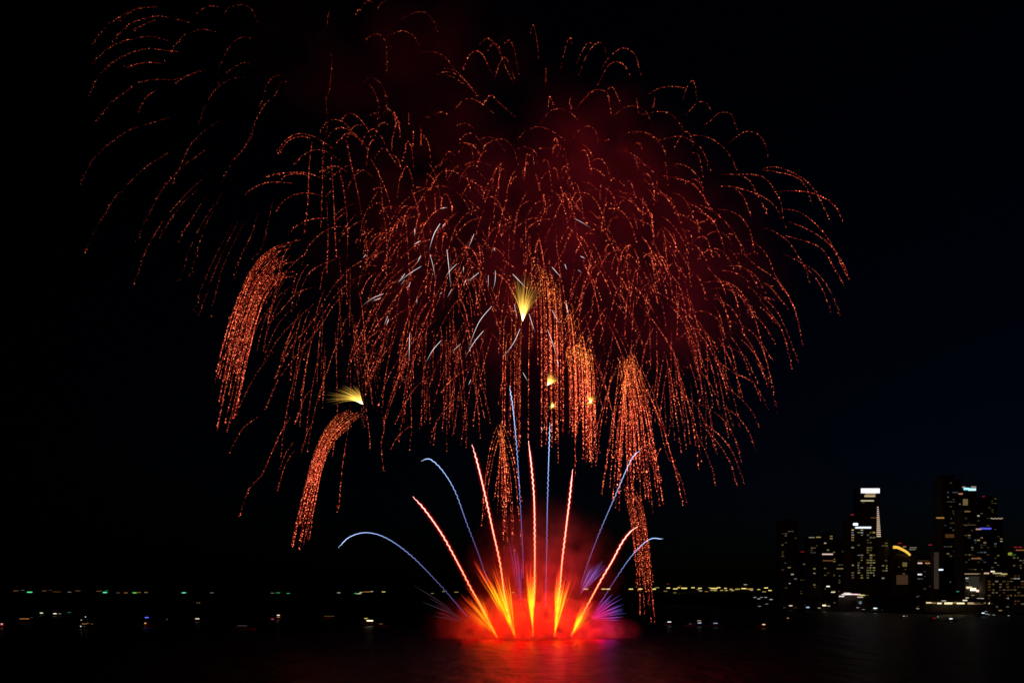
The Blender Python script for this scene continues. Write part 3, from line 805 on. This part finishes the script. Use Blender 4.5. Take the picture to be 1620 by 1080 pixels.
boat(1555, 969.5, 'boat with a slanting row of cyan-white lights below the waterfront restaurant', [(-1, -.5, 5.5, 1.8, (.7, .95, 1), 1.2), (5, 1, 5, 1.1, WHITE, .4), (9, 2, 4, 1.1, WHITE, .25), (17, 2.5, 5, 1.1, WHITE, .25)], 1.2)
boat(1595, 973, 'boat with a dim white lamp near the right edge', [(0, 0, 3.5, 1.2, WHITE, .3)], .8)

# ------------------------------------------------------------------ lamps on the shores
def lamp(px, py, D, w_, h_, col, s, label, group, gh, name='shore_lamp'):
    pp = D/F; c = P(px, py, D); g = min(gh, c.z-2)
    e = MB(); z = c.z - g
    e.cyl((0, .4, -.6), (0, .4, z), .22, .14, 6, 0); e.box(-w_*pp*.3, w_*pp*.3, .2, .6, z+h_*pp*.5, z+h_*pp*.5+.25, 0)
    e.lozenge((0, 0, z), w_*pp, h_*pp, 1.0, 1)
    o = e.build(name, [STEEL, LM(col, s)], None, (c.x, c.y, g)); return tag(o, label, 'lamp', group)
FAR = [(25,934,9,1.6,ORG,.12),(36,933,6,1.2,LIME,.08),(47,936,9,2.2,GRN,.9),(70,934,8,1.5,ORG,.1),(80,933,6,1.2,ORG,.06),(90,935.5,14,1.2,ORG,.08),(110,936,6,1.4,CREAM,.16),(123,934,9,1.4,ORG,.1),
(157,934.5,10,1.4,ORG,.12),(166,936.5,7,2.2,(.1,1,.5),.9),(169,933.5,5,1.2,GRN,.12),(187,937,6,1.4,CREAM,.07),(199,937,6,1.6,ORG,.2),(213,937,7,2.2,(.15,1,.1),.55),(220,936.5,6,1.5,ORG,.2),(231,936.5,6,1.5,WARM,.2),
(291,937,7,2.2,(.15,1,.5),.7),(335,937,6,1.5,CREAM,.13),(388,937,6,1.3,CREAM,.07),(431,937.5,6,1.3,LIME,.15),(440,937,7,1.8,GRN,.2),(456,938,6,1.6,GRN,.25),(536,937,5.5,1.6,LIME,.35),(530,942,5,1,WHITE,.08),
(563,938,5,1.8,GRN,.4),(568,939,7,2.4,(1,.9,.5),.9),(571,936.5,5,1.4,CREAM,.6),(580,935.5,12,1.4,ORG,.3),(588,935,5,1.4,CREAM,.4),(607,935.5,6,1.6,YEL,.7),
(684,938,5,1.4,YEL,.2),(702,935,5,1.4,YEL,.25),(722,936,7,1.5,YEL,.25),(812,936.5,6,1.6,YEL,.4)]
for px, py, w_, h_, col, s in FAR:
    colour = 'green' if col[1] > col[0] + .2 else ('orange' if col in (ORG, WARM) else 'pale yellow')
    br = 'bright' if s > .3 else 'dim'
    lamp(px, py, 7950, w_, h_, col, s, f'{br} {colour} lamp along the far shoreline left of the barge', f'{br} {colour} far shore lamps', 8)
R4 = [(-395,384,8,2,YEL,.9),(-245,384,7,2,YEL,.9),(-205,384,7,2,YEL,1),(-10,384,7,2,YEL,1),(70,384,7,2.2,YEL,1.1),(188,384,6,2.2,YEL,1.1),(165,418,5,1.6,YEL,.5),(310,375,6,2,YEL,1),(370,382,8,2.2,YEL,.8),(398,372,5,2,YEL,.6),(445,377,10,2.4,YEL,1),(520,372,6,2,YEL,.8),
(580,377,6,2,YEL,.9),(565,386,5,1.6,YEL,.3),(585,399,6,1.8,CREAM,.35),(665,373,5,1.8,YEL,.35),(700,379,12,2.4,YEL,1),(740,372,6,2,YEL,.9),(710,396,6,1.8,YEL,.5),(798,378,5,2,YEL,.8),(805,396,5,1.6,YEL,.5),(765,395,5,1.6,YEL,.45),(845,386,5,1.8,YEL,.6),(858,396,5,1.6,YEL,.6),
(900,385,8,2,YEL,.5),(955,380,9,2,YEL,1),(1010,384,10,2.2,(1,.6,.15),.5),(1020,394,5,1.6,YEL,.4),(1082,388,5,1.8,YEL,.6),(1145,374,6.5,2,YEL,1.1),(1128,407,7,1.6,YEL,.3),(1178,396,6,1.8,YEL,.9),(968,346,6,1.6,CREAM,.35),(305,340,5,1.2,(1,.2,.1),.12),
(690,415,5,1.2,CREAM,.25),(365,415,5,1.4,YEL,.2),(250,412,9,1.6,ORG,.12),(410,358,6,1.2,ORG,.1),(635,424,5,1.2,CREAM,.1),(635,405,6,1.6,ORG,.25),(680,395,6,1.6,YEL,.3),(285,402,6,1.6,YEL,.2),(215,372,7,1.6,YEL,.3),(480,422,9,1,YEL,.06),(800,424,5,1.2,CREAM,.1)]
for x, y, w_, h_, col, s in R4:
    px, py = 1000+x/5.4, 860+y/5.4; D = max(2600, interp(COAST, px)+350)
    br = 'bright' if s > .55 else 'dim'
    lamp(px, py, D, w_, h_, col, s*.95, f'{br} yellow lamp on the dark headland left of the city', f'{br} headland lamps', ground_h(px, D))
for x, y, w_, s in [(1050,455,5,.25),(1105,455,5,.2),(1142,455,5,.25),(1082,467,5,.35),(1187,473,5.5,.4),(1150,512,5,.15),(1088,532,5,.25),(1152,542,5,.25),(985,552,4.5,.25)]:
    px, py = 1000+x/5.4, 860+y/5.4; D = interp(COAST, px)+ (60 if py > 955 else 260)
    lamp(px, py, D, w_, 1.5, WHITE, s, 'dim white lamp on the dark slope left of the city', 'dim white slope lamps', ground_h(px, D))
LOWL = [(1241,961,5,1.6,WHITE,.3),(1251,957.5,6,2,CREAM,.7),(1258,961,8,1.6,ORG,.08),(1261,962.5,5,1.3,WHITE,.2),(1278,960,6,3,COOL,.5),(1286,966.5,5,1.4,WHITE,.3),(1296,961,5,1.6,CREAM,.3),
(1304,957,6.5,3,(1,.85,.5),1.3),(1311,958,5,1.6,CREAM,.4),(1347,955,9,5.5,(.85,1,.85),1.8),(1353,957,6,1.8,LIME,.5),(1361,951.5,5,1.5,COOL,.35),(1361,953.8,5,1.5,COOL,.3),(1385,961.5,7,2.4,(.75,.9,1),1.2),(1397,965,8,1.6,WHITE,.5),(1312,963.5,5,1.2,WHITE,.2),(1338,959,6,1.4,CREAM,.3),
(1350,964,6,1.2,WHITE,.25),(1357,960.5,5,1.2,WHITE,.3),(1366,963.5,5,1.2,WHITE,.3),(1362,966,5,1.2,WHITE,.3),(1310,927,6,2.6,(.9,1,.7),1),(1318,936,7,2.4,(1,.9,.5),.7),(1452,958.5,5,1.2,ORG,.15),(1452,962,5.5,1.5,CREAM,.35),(1454,968.5,5,1.4,CREAM,.3),(1477,963.5,7,1.4,WHITE,.35),(1515,935,5,1.6,(.1,.9,.5),.25),
(1539,941,5,1.4,YEL,.25),(1530,945,5.5,1.7,CREAM,.6),(1526,949,6,2,CREAM,.9),(1493,950,6,1.8,CREAM,.8),(1551,946,12,1.8,PINK,.45),(1592,946,6,1.6,PINK,.5),(1582.5,965,6,1.6,YEL,.25),(1560,966.5,5,1.2,WHITE,.25),(1452,943.5,6,1.2,WHITE,.1),(1247,920,5,1.6,ORG,.3)]
for px, py, w_, h_, col, s in LOWL:
    D = interp(COAST, px) + (45 if py > 950 else 130)
    cname = 'green-white' if col[1] > .99 else 'blue-white' if col[2] > .98 else 'green' if col[1] > col[0] else 'orange' if col == ORG else 'pink' if col == PINK else 'cream'
    br = 'brightest' if s > 1.1 else 'bright' if s > .55 else 'dim'
    lamp(px, py, D, w_, h_, col, s, f'{br} {cname} promenade lamp at the foot of the city towers', f'{br} {cname} promenade lamps', ground_h(px, D), 'promenade_lamp')
    if s > 1.1: fire_light(px, py-.5, D-3, 120, col, .5, 'lamp_light')

# ------------------------------------------------------------------ city buildings
DARKWIN = GLASS
UNIT = {}
def panel(parent, name, x, y, z, w_, h_, col, s, d=.3):     # a glowing pane, sign or wall patch; shares its mesh by colour
    m = LM(col, s)
    if m.name not in UNIT:
        mb = MB(); mb.box(-.5, .5, -.5, .5, -.5, .5); UNIT[m.name] = mb.mesh('glowing_panel', m)
    o = link(name, UNIT[m.name], parent, (x, y, z)); o.scale = (w_, d, h_); return o
def building(name, label, x0, x1, ytop, D, depth, wall=CONC, bay=5.0, storey=3.5, lit=(), zoom=None, prob=0, pal=((YEL, .12),), seed=0, top='flat', signs=(), beacons=(), rows=None, rz=0.0, taper=0, maxlit=95):
    r = random.Random(seed*77+5); c = P((x0+x1)/2, HOR, D); g = ground_h((x0+x1)/2, D); pp = D/F
    e = empty(name, (c.x, D, g), label, 'building', None, rz); W = (x1-x0)*pp; Ht = H + (HOR-ytop)*pp - g
    mb = MB(); ns = max(2, int(Ht/storey)); sh = Ht/ns
    cut = min(W, depth)*.08
    plan = [(-W/2+cut, 0), (W/2-cut, 0), (W/2, cut), (W/2, depth-cut), (W/2-cut, depth), (-W/2+cut, depth), (-W/2, depth-cut), (-W/2, cut)]
    mb.prism(plan, -2, Ht)
    for i in range(1, ns):
        z = i*sh; mb.prism([(x*1.012, y + (-.28 if y < depth/2 else .28)) for x, y in plan], z-.16, z+.16)
    nb = max(2, int(W/bay)); bw = W/nb
    for k in range(nb+1):
        x = -W/2+cut+(W-2*cut)*k/nb; mb.box(x-.25, x+.25, -.42, .02, 0, Ht-.3)
    mb.build('wall', wall, e)
    mb = MB(); mb.prism([(x*1.02, y*1.02-.2) for x, y in plan], Ht+.003, Ht+1.1)
    mb.box(-W*.28, W*.28, depth*.25, depth*.7, Ht+1.1, Ht+3.6)
    if top == 'spire': mb.cyl((0, depth/2, Ht+3.6), (0, depth/2, Ht+13), .5, .15, 6)
    if top == 'step': mb.box(-W*.38, W*.2, depth*.2, depth*.8, Ht+3.6, Ht+7); mb.cyl((W*.1, depth/2, Ht+3.6), (W*.1, depth/2, Ht+10), .25, .1, 6)
    mb.build('roof', ROOFT, e)
    def cell(px, py): return (min(nb-1, max(0, int((px-x0)/(x1-x0)*nb))), min(ns-1, max(0, int((H+(HOR-py)*pp-g)/sh))))
    litc = {}
    for it in lit:
        x, y = it[0], it[1]
        if zoom: x, y = zoom(x, y)
        col = it[2] if len(it) > 2 else WARM; s = it[3] if len(it) > 3 else .3; litc[cell(x, y)] = (col, s*.68)
    lo, hi = rows if rows else (0, ns)
    for k in range(nb):
        for i in range(lo, min(hi, ns)):
            if (k, i) not in litc and r.random() < prob and len(litc) < maxlit:
                col, s = r.choice(pal); litc[(k, i)] = (col, s*r.uniform(.5, 1.3))
    dark = MB()
    for k in range(nb):
        for i in range(ns):
            x = -W/2+cut+(W-2*cut)*(k+.5)/nb; z = i*sh + sh*.52; ww = bw*.76; hh = sh*.52
            if (k, i) in litc:
                f = r.choice((.55, .8, 1, 1)); panel(e, 'window', x + r.uniform(-.5, .5)*ww*(1-f), -.1, z, ww*f, hh*r.choice((.7, 1, 1)), *litc[(k, i)])
            else: dark.box(x-ww/2, x+ww/2, -.08, .02, z-hh/2, z+hh/2)
    o = dark.build('window', DARKWIN, e); o['kind'] = 'stuff'
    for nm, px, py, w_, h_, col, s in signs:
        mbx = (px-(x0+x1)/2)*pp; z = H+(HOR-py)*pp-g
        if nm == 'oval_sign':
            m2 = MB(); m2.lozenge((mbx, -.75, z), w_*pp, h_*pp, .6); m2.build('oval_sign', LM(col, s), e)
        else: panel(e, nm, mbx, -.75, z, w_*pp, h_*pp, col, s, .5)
    for px, py in beacons:
        mbx = (px-(x0+x1)/2)*pp; z = H+(HOR-py)*pp-g
        m2 = MB(); m2.cyl((mbx, depth*.3, min(Ht, z-1)), (mbx, depth*.3, z-.5), .15, .1, 6, 0); m2.lozenge((mbx, depth*.3, z), 6.0*pp, 1.5*pp, 1.2, 1)
        m2.build('beacon', [STEEL, LM(RED, .35)], e)
    return e
ZA = lambda x, y: (1220+x/5.4, 760+y/5.4)
ZB = lambda x, y: (1420+x/4.32, 750+y/4.32)
def za(*its): return [(ZA(x, y) + tuple(r)) for x, y, *r in its]
def zb(*its): return [(ZB(x, y) + tuple(r)) for x, y, *r in its]
D_, DM = .12, .25
building('tower_block', 'slim dark tower at the left end of the city, few lit windows', 1234, 1263, 824, 1560, 24, lit=za((165,437,CREAM,.1),(135,450,CREAM,.1),(113,463,CREAM,.1),(185,425,CREAM,.06),(100,542,YEL,.18),(135,527,YEL,.06),(92,645,YEL,.1),(150,750,YEL,.25),(200,803,CREAM,.5),(225,832,YEL,.1),(210,845,WHITE,.15),(155,884,WHITE,.6),(215,488,WARM,.05),(90,770,WARM,.05),(130,695,WHITE,.06)), beacons=[ZA(175,343)], seed=1, prob=.03, pal=((YEL,.04),))
building('tower_block', 'low dark block between the slim left tower and the next block', 1264, 1281, 876, 1600, 20, lit=za((283,713,CREAM,.15)), beacons=[ZA(275,606)], seed=2, prob=.04, pal=((YEL,.05),))
building('tower_block', 'dark apartment block with a lit roof edge, third from the left end', 1280, 1301, 850, 1530, 22, lit=za((350,580,YEL,.2),(375,570,WARM,.15),(365,622,COOL,.12),(350,600,YEL,.08),(375,742,YEL,.28),(355,790,CREAM,.22),(357,883,YEL,.22),(355,910,YEL,.06),(345,622,YEL,.1)), signs=[('roof_light',*ZA(345,484),9,1.4,CREAM,.22),('roof_light',*ZA(403,482),7,1.5,YEL,.3)], seed=3, prob=.03, pal=((YEL,.06),))
building('tower_block', 'dark block with one long bright orange-white window strip, left of the hotel', 1301, 1324, 846, 1560, 24, CONC2, lit=za((505,467,YEL,.22),(525,493,YEL,.3),(480,585,YEL,.25),(430,527,CREAM,.5),(540,612,YEL,.15),(560,665,YEL,.15),(563,694,YEL,.2),(497,780,WARM,.06),(425,750,YEL,.15)), signs=[('window_strip',*ZA(480,627),17,2,PINK,.75),('window_strip',*ZA(484,682),17,1.4,ORG,.14)], seed=4, prob=.04, pal=((YEL,.06),))
building('tower_block', 'dark block touching the left side of the hotel', 1324, 1346, 856, 1585, 22, lit=za((610,598,YEL,.12),(650,585,WHITE,.12),(635,653,YEL,.15),(620,725,COOL,.08),(563,803,COOL,.12),(590,847,WARM,.12)), signs=[('window_strip',*ZA(602,750),17,1.4,YEL,.22)], beacons=[ZA(640,512)], seed=5, prob=.05, pal=((YEL,.06),))
pt = []
rr = random.Random(4)
for i, y in enumerate(range(418, 840, 21)):
    for k, x in enumerate((697, 740, 778, 820, 860, 900, 945, 985)):
        p = .5 if k in (3, 4, 5) and y > 480 else .3; p = .75 if k in (3, 4, 5) and y > 640 else p
        if k > 5: p = .22 if y > 560 else .03
        if k < 3: p = .35
        if rr.random() < p: pt.append((x, y, rr.choice((YEL, YEL, YEL, LIME, CREAM)), rr.uniform(.07, .30)))
pt += [(697,418,YEL,.5),(778,418,YEL,.5),(697,440,COOL,.3),(778,440,COOL,.35),(697,461,CREAM,.3),(697,482,WARM,.4),(735,627,COOL,.2),(778,627,CREAM,.2),(740,645,COOL,.2),(860,645,YEL,.4),(877,442,YEL,.4)]
building('hotel_tower', 'broad hotel with a grid of lit yellow windows and white oval sign', 1344, 1387.5, 820, 1480, 30, CONC2, 4.6, 3.65, lit=za(*[v for v in pt if v[0] < 920]), signs=[('oval_sign',*ZA(720,372),8.5,5,(.9,.97,1),1.4),('bar_sign',*ZA(785,400),25,2.8,(.85,.95,1),1.1)], beacons=[ZA(710,286)], seed=6, maxlit=98)
wing = [v for v in pt if v[0] > 920]; pt = None
building('hotel_wing', 'lower right wing of the grid-windowed hotel, few lit yellow windows', 1388, 1406, 853, 1478, 28, CONC2, 4.6, 3.65, lit=za(*wing), seed=26)
sg = [('crown_light',*ZA(846,86),29.5,7.5,(.93,.9,1),1.25),('crown_trim',*ZA(848,110),16,1.8,(1,.75,.45),.45),('crown_trim',*ZA(842,131),17,3,(1,.72,.35),.5),('crown_trim',*ZA(820,171),20.5,2,(1,.85,.55),.5),('window_strip',*ZA(878,321),11,1.8,ORG,.35)]
for i in range(17):
    y = 226 + i*16.6; sg.append(('edge_lamp',*ZA(910+min(8, i*.5), y),2.2+min(4.2, i*.3),1.3,(1,.75,.5) if i > 4 else (1,.7,.6),.75))
building('sky_tower', 'tallest left-cluster tower with white lit crown and a ladder of lamps', 1361, 1392.5, 771, 1540, 30, CONC, signs=sg, beacons=[(1374,770),(1383,768.5)], seed=7, prob=.02, pal=((WARM,.05),))
building('block', 'middle height building under the curved yellow light arc', 1412, 1449, 879, 1470, 26, BRICKY, lit=za(), signs=[('lit_window',*ZB(48,615),7,6.5,YEL,.12),('roof_light',*ZB(45,495),5,1.6,WARM,.2),('roof_light',*ZB(105,500),11,1.6,CREAM,.15),('roof_light',*ZB(100,513),10,1.4,CREAM,.15)], beacons=[ZB(28,468),ZB(62,489)], seed=8, prob=.06, pal=((WARM,.05),(COOL,.04)))
e = empty('light_arc', P(1428, 872, 1466), 'curved yellow light arc standing on the roof right of the hotel', 'light')
q = np.array([P(x, y, 1466) for x, y in [tuple(v[:2]) for v in crom([(1413,865,0),(1420,865.5,0),(1429,869.5,0),(1436,874,0),(1440,878,0)], 6)]])
tube('light_band', q, np.linspace(2.2, 1.5, len(q)), np.tile((.5, .29, .035), (len(q), 1)), e, 8)
mb = MB(); base = np.array(e.location)
for i in (2, 8, 14, 20): mb.cyl(tuple(q[i]-base-np.array((0,-1,9))), tuple(q[i]-base+np.array((0,1,0))), .3, .25, 6)
mb.build('arc_support', STEEL, e)
building('block', 'brown low building with a dimly glowing pale wall under the yellow light arc', 1415, 1439, 905, 1400, 16, BRICKY, signs=[('glowing_wall',1427,916.5,18,15,(.8,.4,.2),.055)], seed=9, prob=.03, pal=((WARM,.05),))  # the wall panel emits light itself, in place of lamplight falling on it
building('block', 'dark block with a short orange window strip, left of the pale glowing column', 1449, 1477, 882, 1430, 24, CONC, lit=zb((100,720,COOL,.12),(150,720,COOL,.06),(180,660,WARM,.05)), signs=[('window_strip',*ZB(152,606),7,2,PINK,.8),('window_strip',*ZB(204,606),8,1.8,ORG,.4),('window_strip',*ZB(175,590),18,1.1,ORG,.06),('oval_sign',*ZB(150,683),7.5,2.6,WHITE,.9)], beacons=[(1475,861)], seed=10, prob=.07, pal=((WARM,.05),(CREAM,.04)))
building('slender_tower', 'slender column tower with a pale glowing front and a white oval sign', 1476.5, 1485.5, 872, 1400, 10, CONC2, 4, signs=[('glowing_wall',1481,902,7.5,58,(.8,.55,.38),.033),('oval_sign',*ZB(288,651),11.5,3.2,(.8,.95,1),1.1)], seed=11)  # the tall front panel glows to imitate floodlighting
building('tower_block', 'tallest dark tower of the right cluster, two red beacons on its top', 1490, 1523, 758, 1480, 32, CONC, lit=zb((340,118,COOL,.1),(330,118,COOL,.1),(385,130,COOL,.08),(400,130,COOL,.08),(340,158,CREAM,.12),(370,190,YEL,.08),(370,217,WARM,.08),(423,197,PINK,.35),(350,297,COOL,.07),(380,325,YEL,.08),(413,390,COOL,.18),(413,412,YEL,.25),(415,495,LIME,.35),(340,545,YEL,.2),(370,560,YEL,.08),(320,350,COOL,.05),(380,520,COOL,.06),(385,275,WARM,.08),(415,653,YEL,.4),(345,495,WARM,.06)), signs=[('window_strip',*ZB(430,133),6.5,2,(1,.35,.15),.5),('window_strip',*ZB(290,297),12.5,2,(1,.5,.1),.35),('glowing_terrace',*ZB(357,420),15,5.5,ORG,.06)], beacons=[(1505.5,756),(1514,755.5)], seed=12, prob=.05, pal=((YEL,.05),(COOL,.05)), top='step')  # the terrace panel gives off its own dim light
building('tower_block', 'tower with a bright cyan sign along its top, right of the tallest dark tower', 1522.5, 1545, 773, 1520, 26, CONC2, signs=[('roof_sign',*ZB(470,99),9,3.4,(.35,.9,1),1.2),('roof_sign',*ZB(508,103),12,3.6,(.55,.95,1),1.2),('roof_light',*ZB(446,87),8,1.5,CREAM,.35),('roof_light',*ZB(518,85),8,1.5,CREAM,.35),('lit_window',*ZB(462,190),7.5,10,(1,.75,.3),.13)], seed=13, prob=.02, pal=((WARM,.04),))
building('tower_block', 'wide tower with a blue light bar, in front of the cyan-sign tower', 1523, 1568, 806, 1440, 30, CONC, 5, 3.5, lit=zb((545,277,CREAM,.6),(590,265,CREAM,.1),(490,415,YEL,.2),(520,443,COOL,.15),(550,457,YEL,.35),(568,430,WARM,.25),(595,470,WARM,.3),(500,500,LIME,.25),(570,527,COOL,.15),(600,527,COOL,.15),(490,557,WARM,.2),(480,590,COOL,.06),(530,652,YEL,.15),(470,440,COOL,.08)), signs=[('window_strip',*ZB(475,253),9,1.8,WARM,.15),('light_bar',*ZB(600,370),18,2.6,(.12,.12,1),.75),('light_bar',*ZB(553,374),9,2.2,(1,.65,.5),.4),('window_strip',*ZB(490,345),20,1.2,WARM,.06),('window_strip',*ZB(535,574),15,1.8,ORG,.25)], beacons=[ZB(505,281),ZB(545,290),ZB(597,290)], seed=14, prob=.16, pal=((YEL,.035),(COOL,.03),(WARM,.04)))
building('tower_block', 'thin tower rising behind the blue light bar tower', 1556, 1579, 787, 1600, 24, CONC, lit=zb((645,240,YEL,.06),(645,262,YEL,.06),(670,190,YEL,.07),(640,183,YEL,.06)), beacons=[ZB(605,148)], seed=15, prob=.08, pal=((YEL,.04),))
building('tower_block', 'tower with a dotted string of lights along its roof', 1566, 1588, 820, 1470, 24, CONC, lit=zb((710,448,YEL,.2),(715,459,CREAM,.45),(655,473,COOL,.15),(700,552,YEL,.25),(665,605,CREAM,.15),(650,635,CREAM,.12),(660,380,COOL,.08),(690,700,WARM,.1)), signs=[('roof_light',*ZB(640+i*12, 300+(i % 2)*3),2.2,1.4,(1,.75,.55),.4) for i in range(7)], beacons=[ZB(637,315)], seed=16, prob=.06, pal=((YEL,.05),(WARM,.04)))
building('block', 'building at the right edge with a green-lit roof end and red roof beacons', 1594, 1640, 872, 1420, 26, CONC, lit=zb((830,720,WHITE,.4),(845,760,WHITE,.4)), signs=[('roof_light',*ZB(767,543),6,4,(.8,.9,.1),.3),('roof_light',*ZB(790,550),8,3,(.1,.5,.1),.1),('roof_light',*ZB(835,517),13,1.8,ORG,.2)], beacons=[ZB(825,495),ZB(858,495)], seed=17, prob=.22, pal=((WARM,.08),(YEL,.08),(CREAM,.1)))
building('block', 'low building with pale glowing front and bright lamps at its entrance', 1525, 1562, 908, 1370, 20, CONC2, lit=zb((475,715,WHITE,.6)), signs=[('roof_light',*ZB(510,679),25,1.5,(1,.7,.4),.3),('glowing_wall',*ZB(535,735),24,18,(.75,.7,.55),.028),('entrance_light',*ZB(487,772),9,3,(1,.8,.45),1.0),('entrance_light',*ZB(515,785),9,4.5,(1,.85,.5),1.8),('entrance_light',*ZB(553,795),8,3.5,(1,.65,.5),1.3),('entrance_light',*ZB(588,800),8,2.4,(.5,.9,1),.5)], seed=18, prob=.05, pal=((WARM,.07),))  # the pale front is an emitting panel, imitating light on the wall
fire_light(1540, 931, 1362, 500, (1, .75, .45), .5, 'lamp_light')
building('block', 'long low block with many dim brown windows and warm lit roof edge', 1560, 1640, 908, 1340, 22, BRICKY, 5.2, 3.6, lit=zb((800,705,WARM,.3),(815,720,CREAM,.3),(745,846,PINK,.4),(830,720,WHITE,.45)), signs=[('roof_light',*ZB(606,675),8,2.2,(1,.65,.45),.6),('roof_light',*ZB(648,663),6.5,2.4,(1,.85,.6),.9),('roof_light',*ZB(680,675),14,1.8,(1,.8,.45),.5),('roof_light',*ZB(725,680),10,2.2,(1,.75,.35),.45)], seed=19, prob=.42, pal=((WARM,.06),(ORG,.05),(YEL,.07),(CREAM,.1)))
# pavilions on the waterfront
def pavilion(label, x0, x1, y, D, items, roofh=3.2):
    g = ground_h((x0+x1)/2, D); pp = D/F; c = P((x0+x1)/2, HOR, D); e = empty('waterfront_pavilion', (c.x, D, g), label, 'pavilion'); W = (x1-x0)*pp; z = H+(HOR-y)*pp-g
    mb = MB(); mb.box(-W/2, W/2, 0, 9, -1, .5); mb.build('floor_slab', CONC, e)
    mb = MB(); n = max(3, int(W/6))
    for i in range(n+1): x = -W/2+.4+(W-.8)*i/n; mb.cyl((x, .4, .5), (x, .4, z+1.8), .18, .18, 8); mb.cyl((x, 8.4, .5), (x, 8.4, z+1.8), .18, .18, 8)
    mb.build('post', STEEL, e)
    mb = MB()
    for i in range(n):
        xa = -W/2-1+(W+2)*i/n; xb = -W/2-1+(W+2)*(i+1)/n; k = len(mb.v); xm = (xa+xb)/2
        mb.v += [(xa, -1, z+1.8), (xb, -1, z+1.8), (xb, 10, z+1.8), (xa, 10, z+1.8), (xm, 3.2, z+1.8+roofh), (xm, 5.8, z+1.8+roofh)]
        for f in ((0,1,4), (1,2,5,4), (2,3,5), (3,0,4,5), (0,3,2,1)): mb.f.append(tuple(k+j for j in f)); mb.m.append(0)
    mb.build('canopy', ROOFT, e)
    mb = MB(); mb.box(-W/2+.5, W/2-.5, 6.5, 6.8, .5, z+1.7); mb.build('back_wall', ROOFT, e)
    for px, py, w_, h_, col, s in items: panel(e, 'lamp_strip', (px-(x0+x1)/2)*pp, -.2, H+(HOR-py)*pp-g, w_*pp, h_*pp, col, s)
    return e
pavilion('long waterfront restaurant pavilion strung with bright warm lamps, below the right towers', 1466, 1566, 953, 1185,
    zb((213,876,8,2,(1,.8,.4),.9),(245,878,7,1.6,WARM,.3),(285,880,7,2.2,(1,.85,.5),1.2),(347,880,12.5,2.8,(1,.82,.42),1.4),(316,864,6.5,1.8,CREAM,.6),(390,876,8,1.8,WARM,.3),(430,880,12.5,2.4,(1,.82,.42),1.3),(460,860,7,2,CREAM,.9),(500,880,10,3,(1,.7,.35),.45),(545,876,14,2.4,(1,.6,.3),.3),(545,883,14,1.6,(1,.6,.3),.35),(585,880,9,2.4,(1,.7,.4),.35),(614,880,7,2.2,(1,.85,.5),1.2)))
for px in (1490, 1515): fire_light(px, 951, 1181, 110, (1, .75, .4), .5, 'lamp_light')
ZC = lambda x, y: (1280+x/4.765, 900+y/4.765)
pavilion('small waterfront pavilion with a bright pinkish white lamp row, below the hotel', 1328, 1374, 940.5, 1345,
    [ZC(x, y)+r for x, y, *r in [(245,203,8,2,(1,.9,.8),.8),(262,190,7,2,(1,.8,.7),.8),(285,184,10,3,(1,.85,.75),1.4),(300,186,10,2.6,(1,.85,.8),1.4),(335,188,12,1.8,(1,.6,.6),1.1),(365,190,9,1.8,(1,.65,.6),1),(400,195,8,1.8,YEL,.7),(430,197,8,1.4,YEL,.2),(385,209,9,1.8,(1,.85,.6),.5)] for r in [tuple(r)]])
fire_light(1343, 941, 1340, 150, (1, .8, .6), .5, 'lamp_light')

# ------------------------------------------------------------------ shore trees
def make_tree(seed, hgt):
    r = random.Random(seed); e = bpy.data.objects.new('shore_tree', None); COL.objects.link(e)
    mb = MB(); mb.cyl((0, 0, -.8), (r.uniform(-.3, .3), 0, hgt*.45), .35, .22, 8); tips = []
    for i in range(6):
        a = i*1.05+r.uniform(-.3, .3); z0 = hgt*r.uniform(.3, .45); tip = (math.cos(a)*hgt*.25, math.sin(a)*hgt*.25, hgt*r.uniform(.55, .8)); mb.cyl((0, 0, z0), tip, .16, .05, 6); tips.append(tip)
    mb.build('trunk', BARK, e)
    mb = MB()
    cl = [(t, hgt*r.uniform(.12, .2)) for t in tips] + [((r.uniform(-1, 1)*hgt*.12, r.uniform(-1, 1)*hgt*.12, hgt*r.uniform(.75, .92)), hgt*r.uniform(.1, .17)) for _ in range(5)]
    for (cx, cy_, cz), R in cl:
        for _ in range(60):
            d = Vector((r.gauss(0, 1), r.gauss(0, 1), r.gauss(0, .8))).normalized()*R*r.uniform(.4, 1.1); p = Vector((cx, cy_, cz))+d
            u = Vector((r.gauss(0, 1), r.gauss(0, 1), r.gauss(0, 1))).normalized(); v = u.orthogonal().normalized()*r.uniform(.25, .5); u = u*r.uniform(.35, .7)
            mb.quad(p-u, p+v, p+u, p-v)
    mb.build('crown', LEAF, e); return e
protos = [make_tree(1, 13), make_tree(2, 15), make_tree(3, 11)]; used = [0, 0, 0]
spots = [(RNG.uniform(1236, 1625), RNG.uniform(30, 120)) for _ in range(64)] + [(RNG.uniform(1405, 1475), RNG.uniform(60, 160)) for _ in range(20)]
for i, (px, off) in enumerate(spots):
    D = interp(COAST, px)+off; k = i % 3
    if used[k]:
        o = protos[k].copy(); COL.objects.link(o)
        for ch in protos[k].children:
            c_ = ch.copy(); COL.objects.link(c_); c_.parent = o
    else: o = protos[k]; used[k] = 1
    s = RNG.uniform(.7, 1.5); o.location = ((px-810)/F*D, D, ground_h(px, D)-.2); o.rotation_euler = (0, 0, RNG.uniform(0, 6.3)); o.scale = (s, s, s*RNG.uniform(.8, 1.1))
    tag(o, 'dark round-crowned tree on the shore in front of the city towers', 'tree', 'dark trees along the city shore')
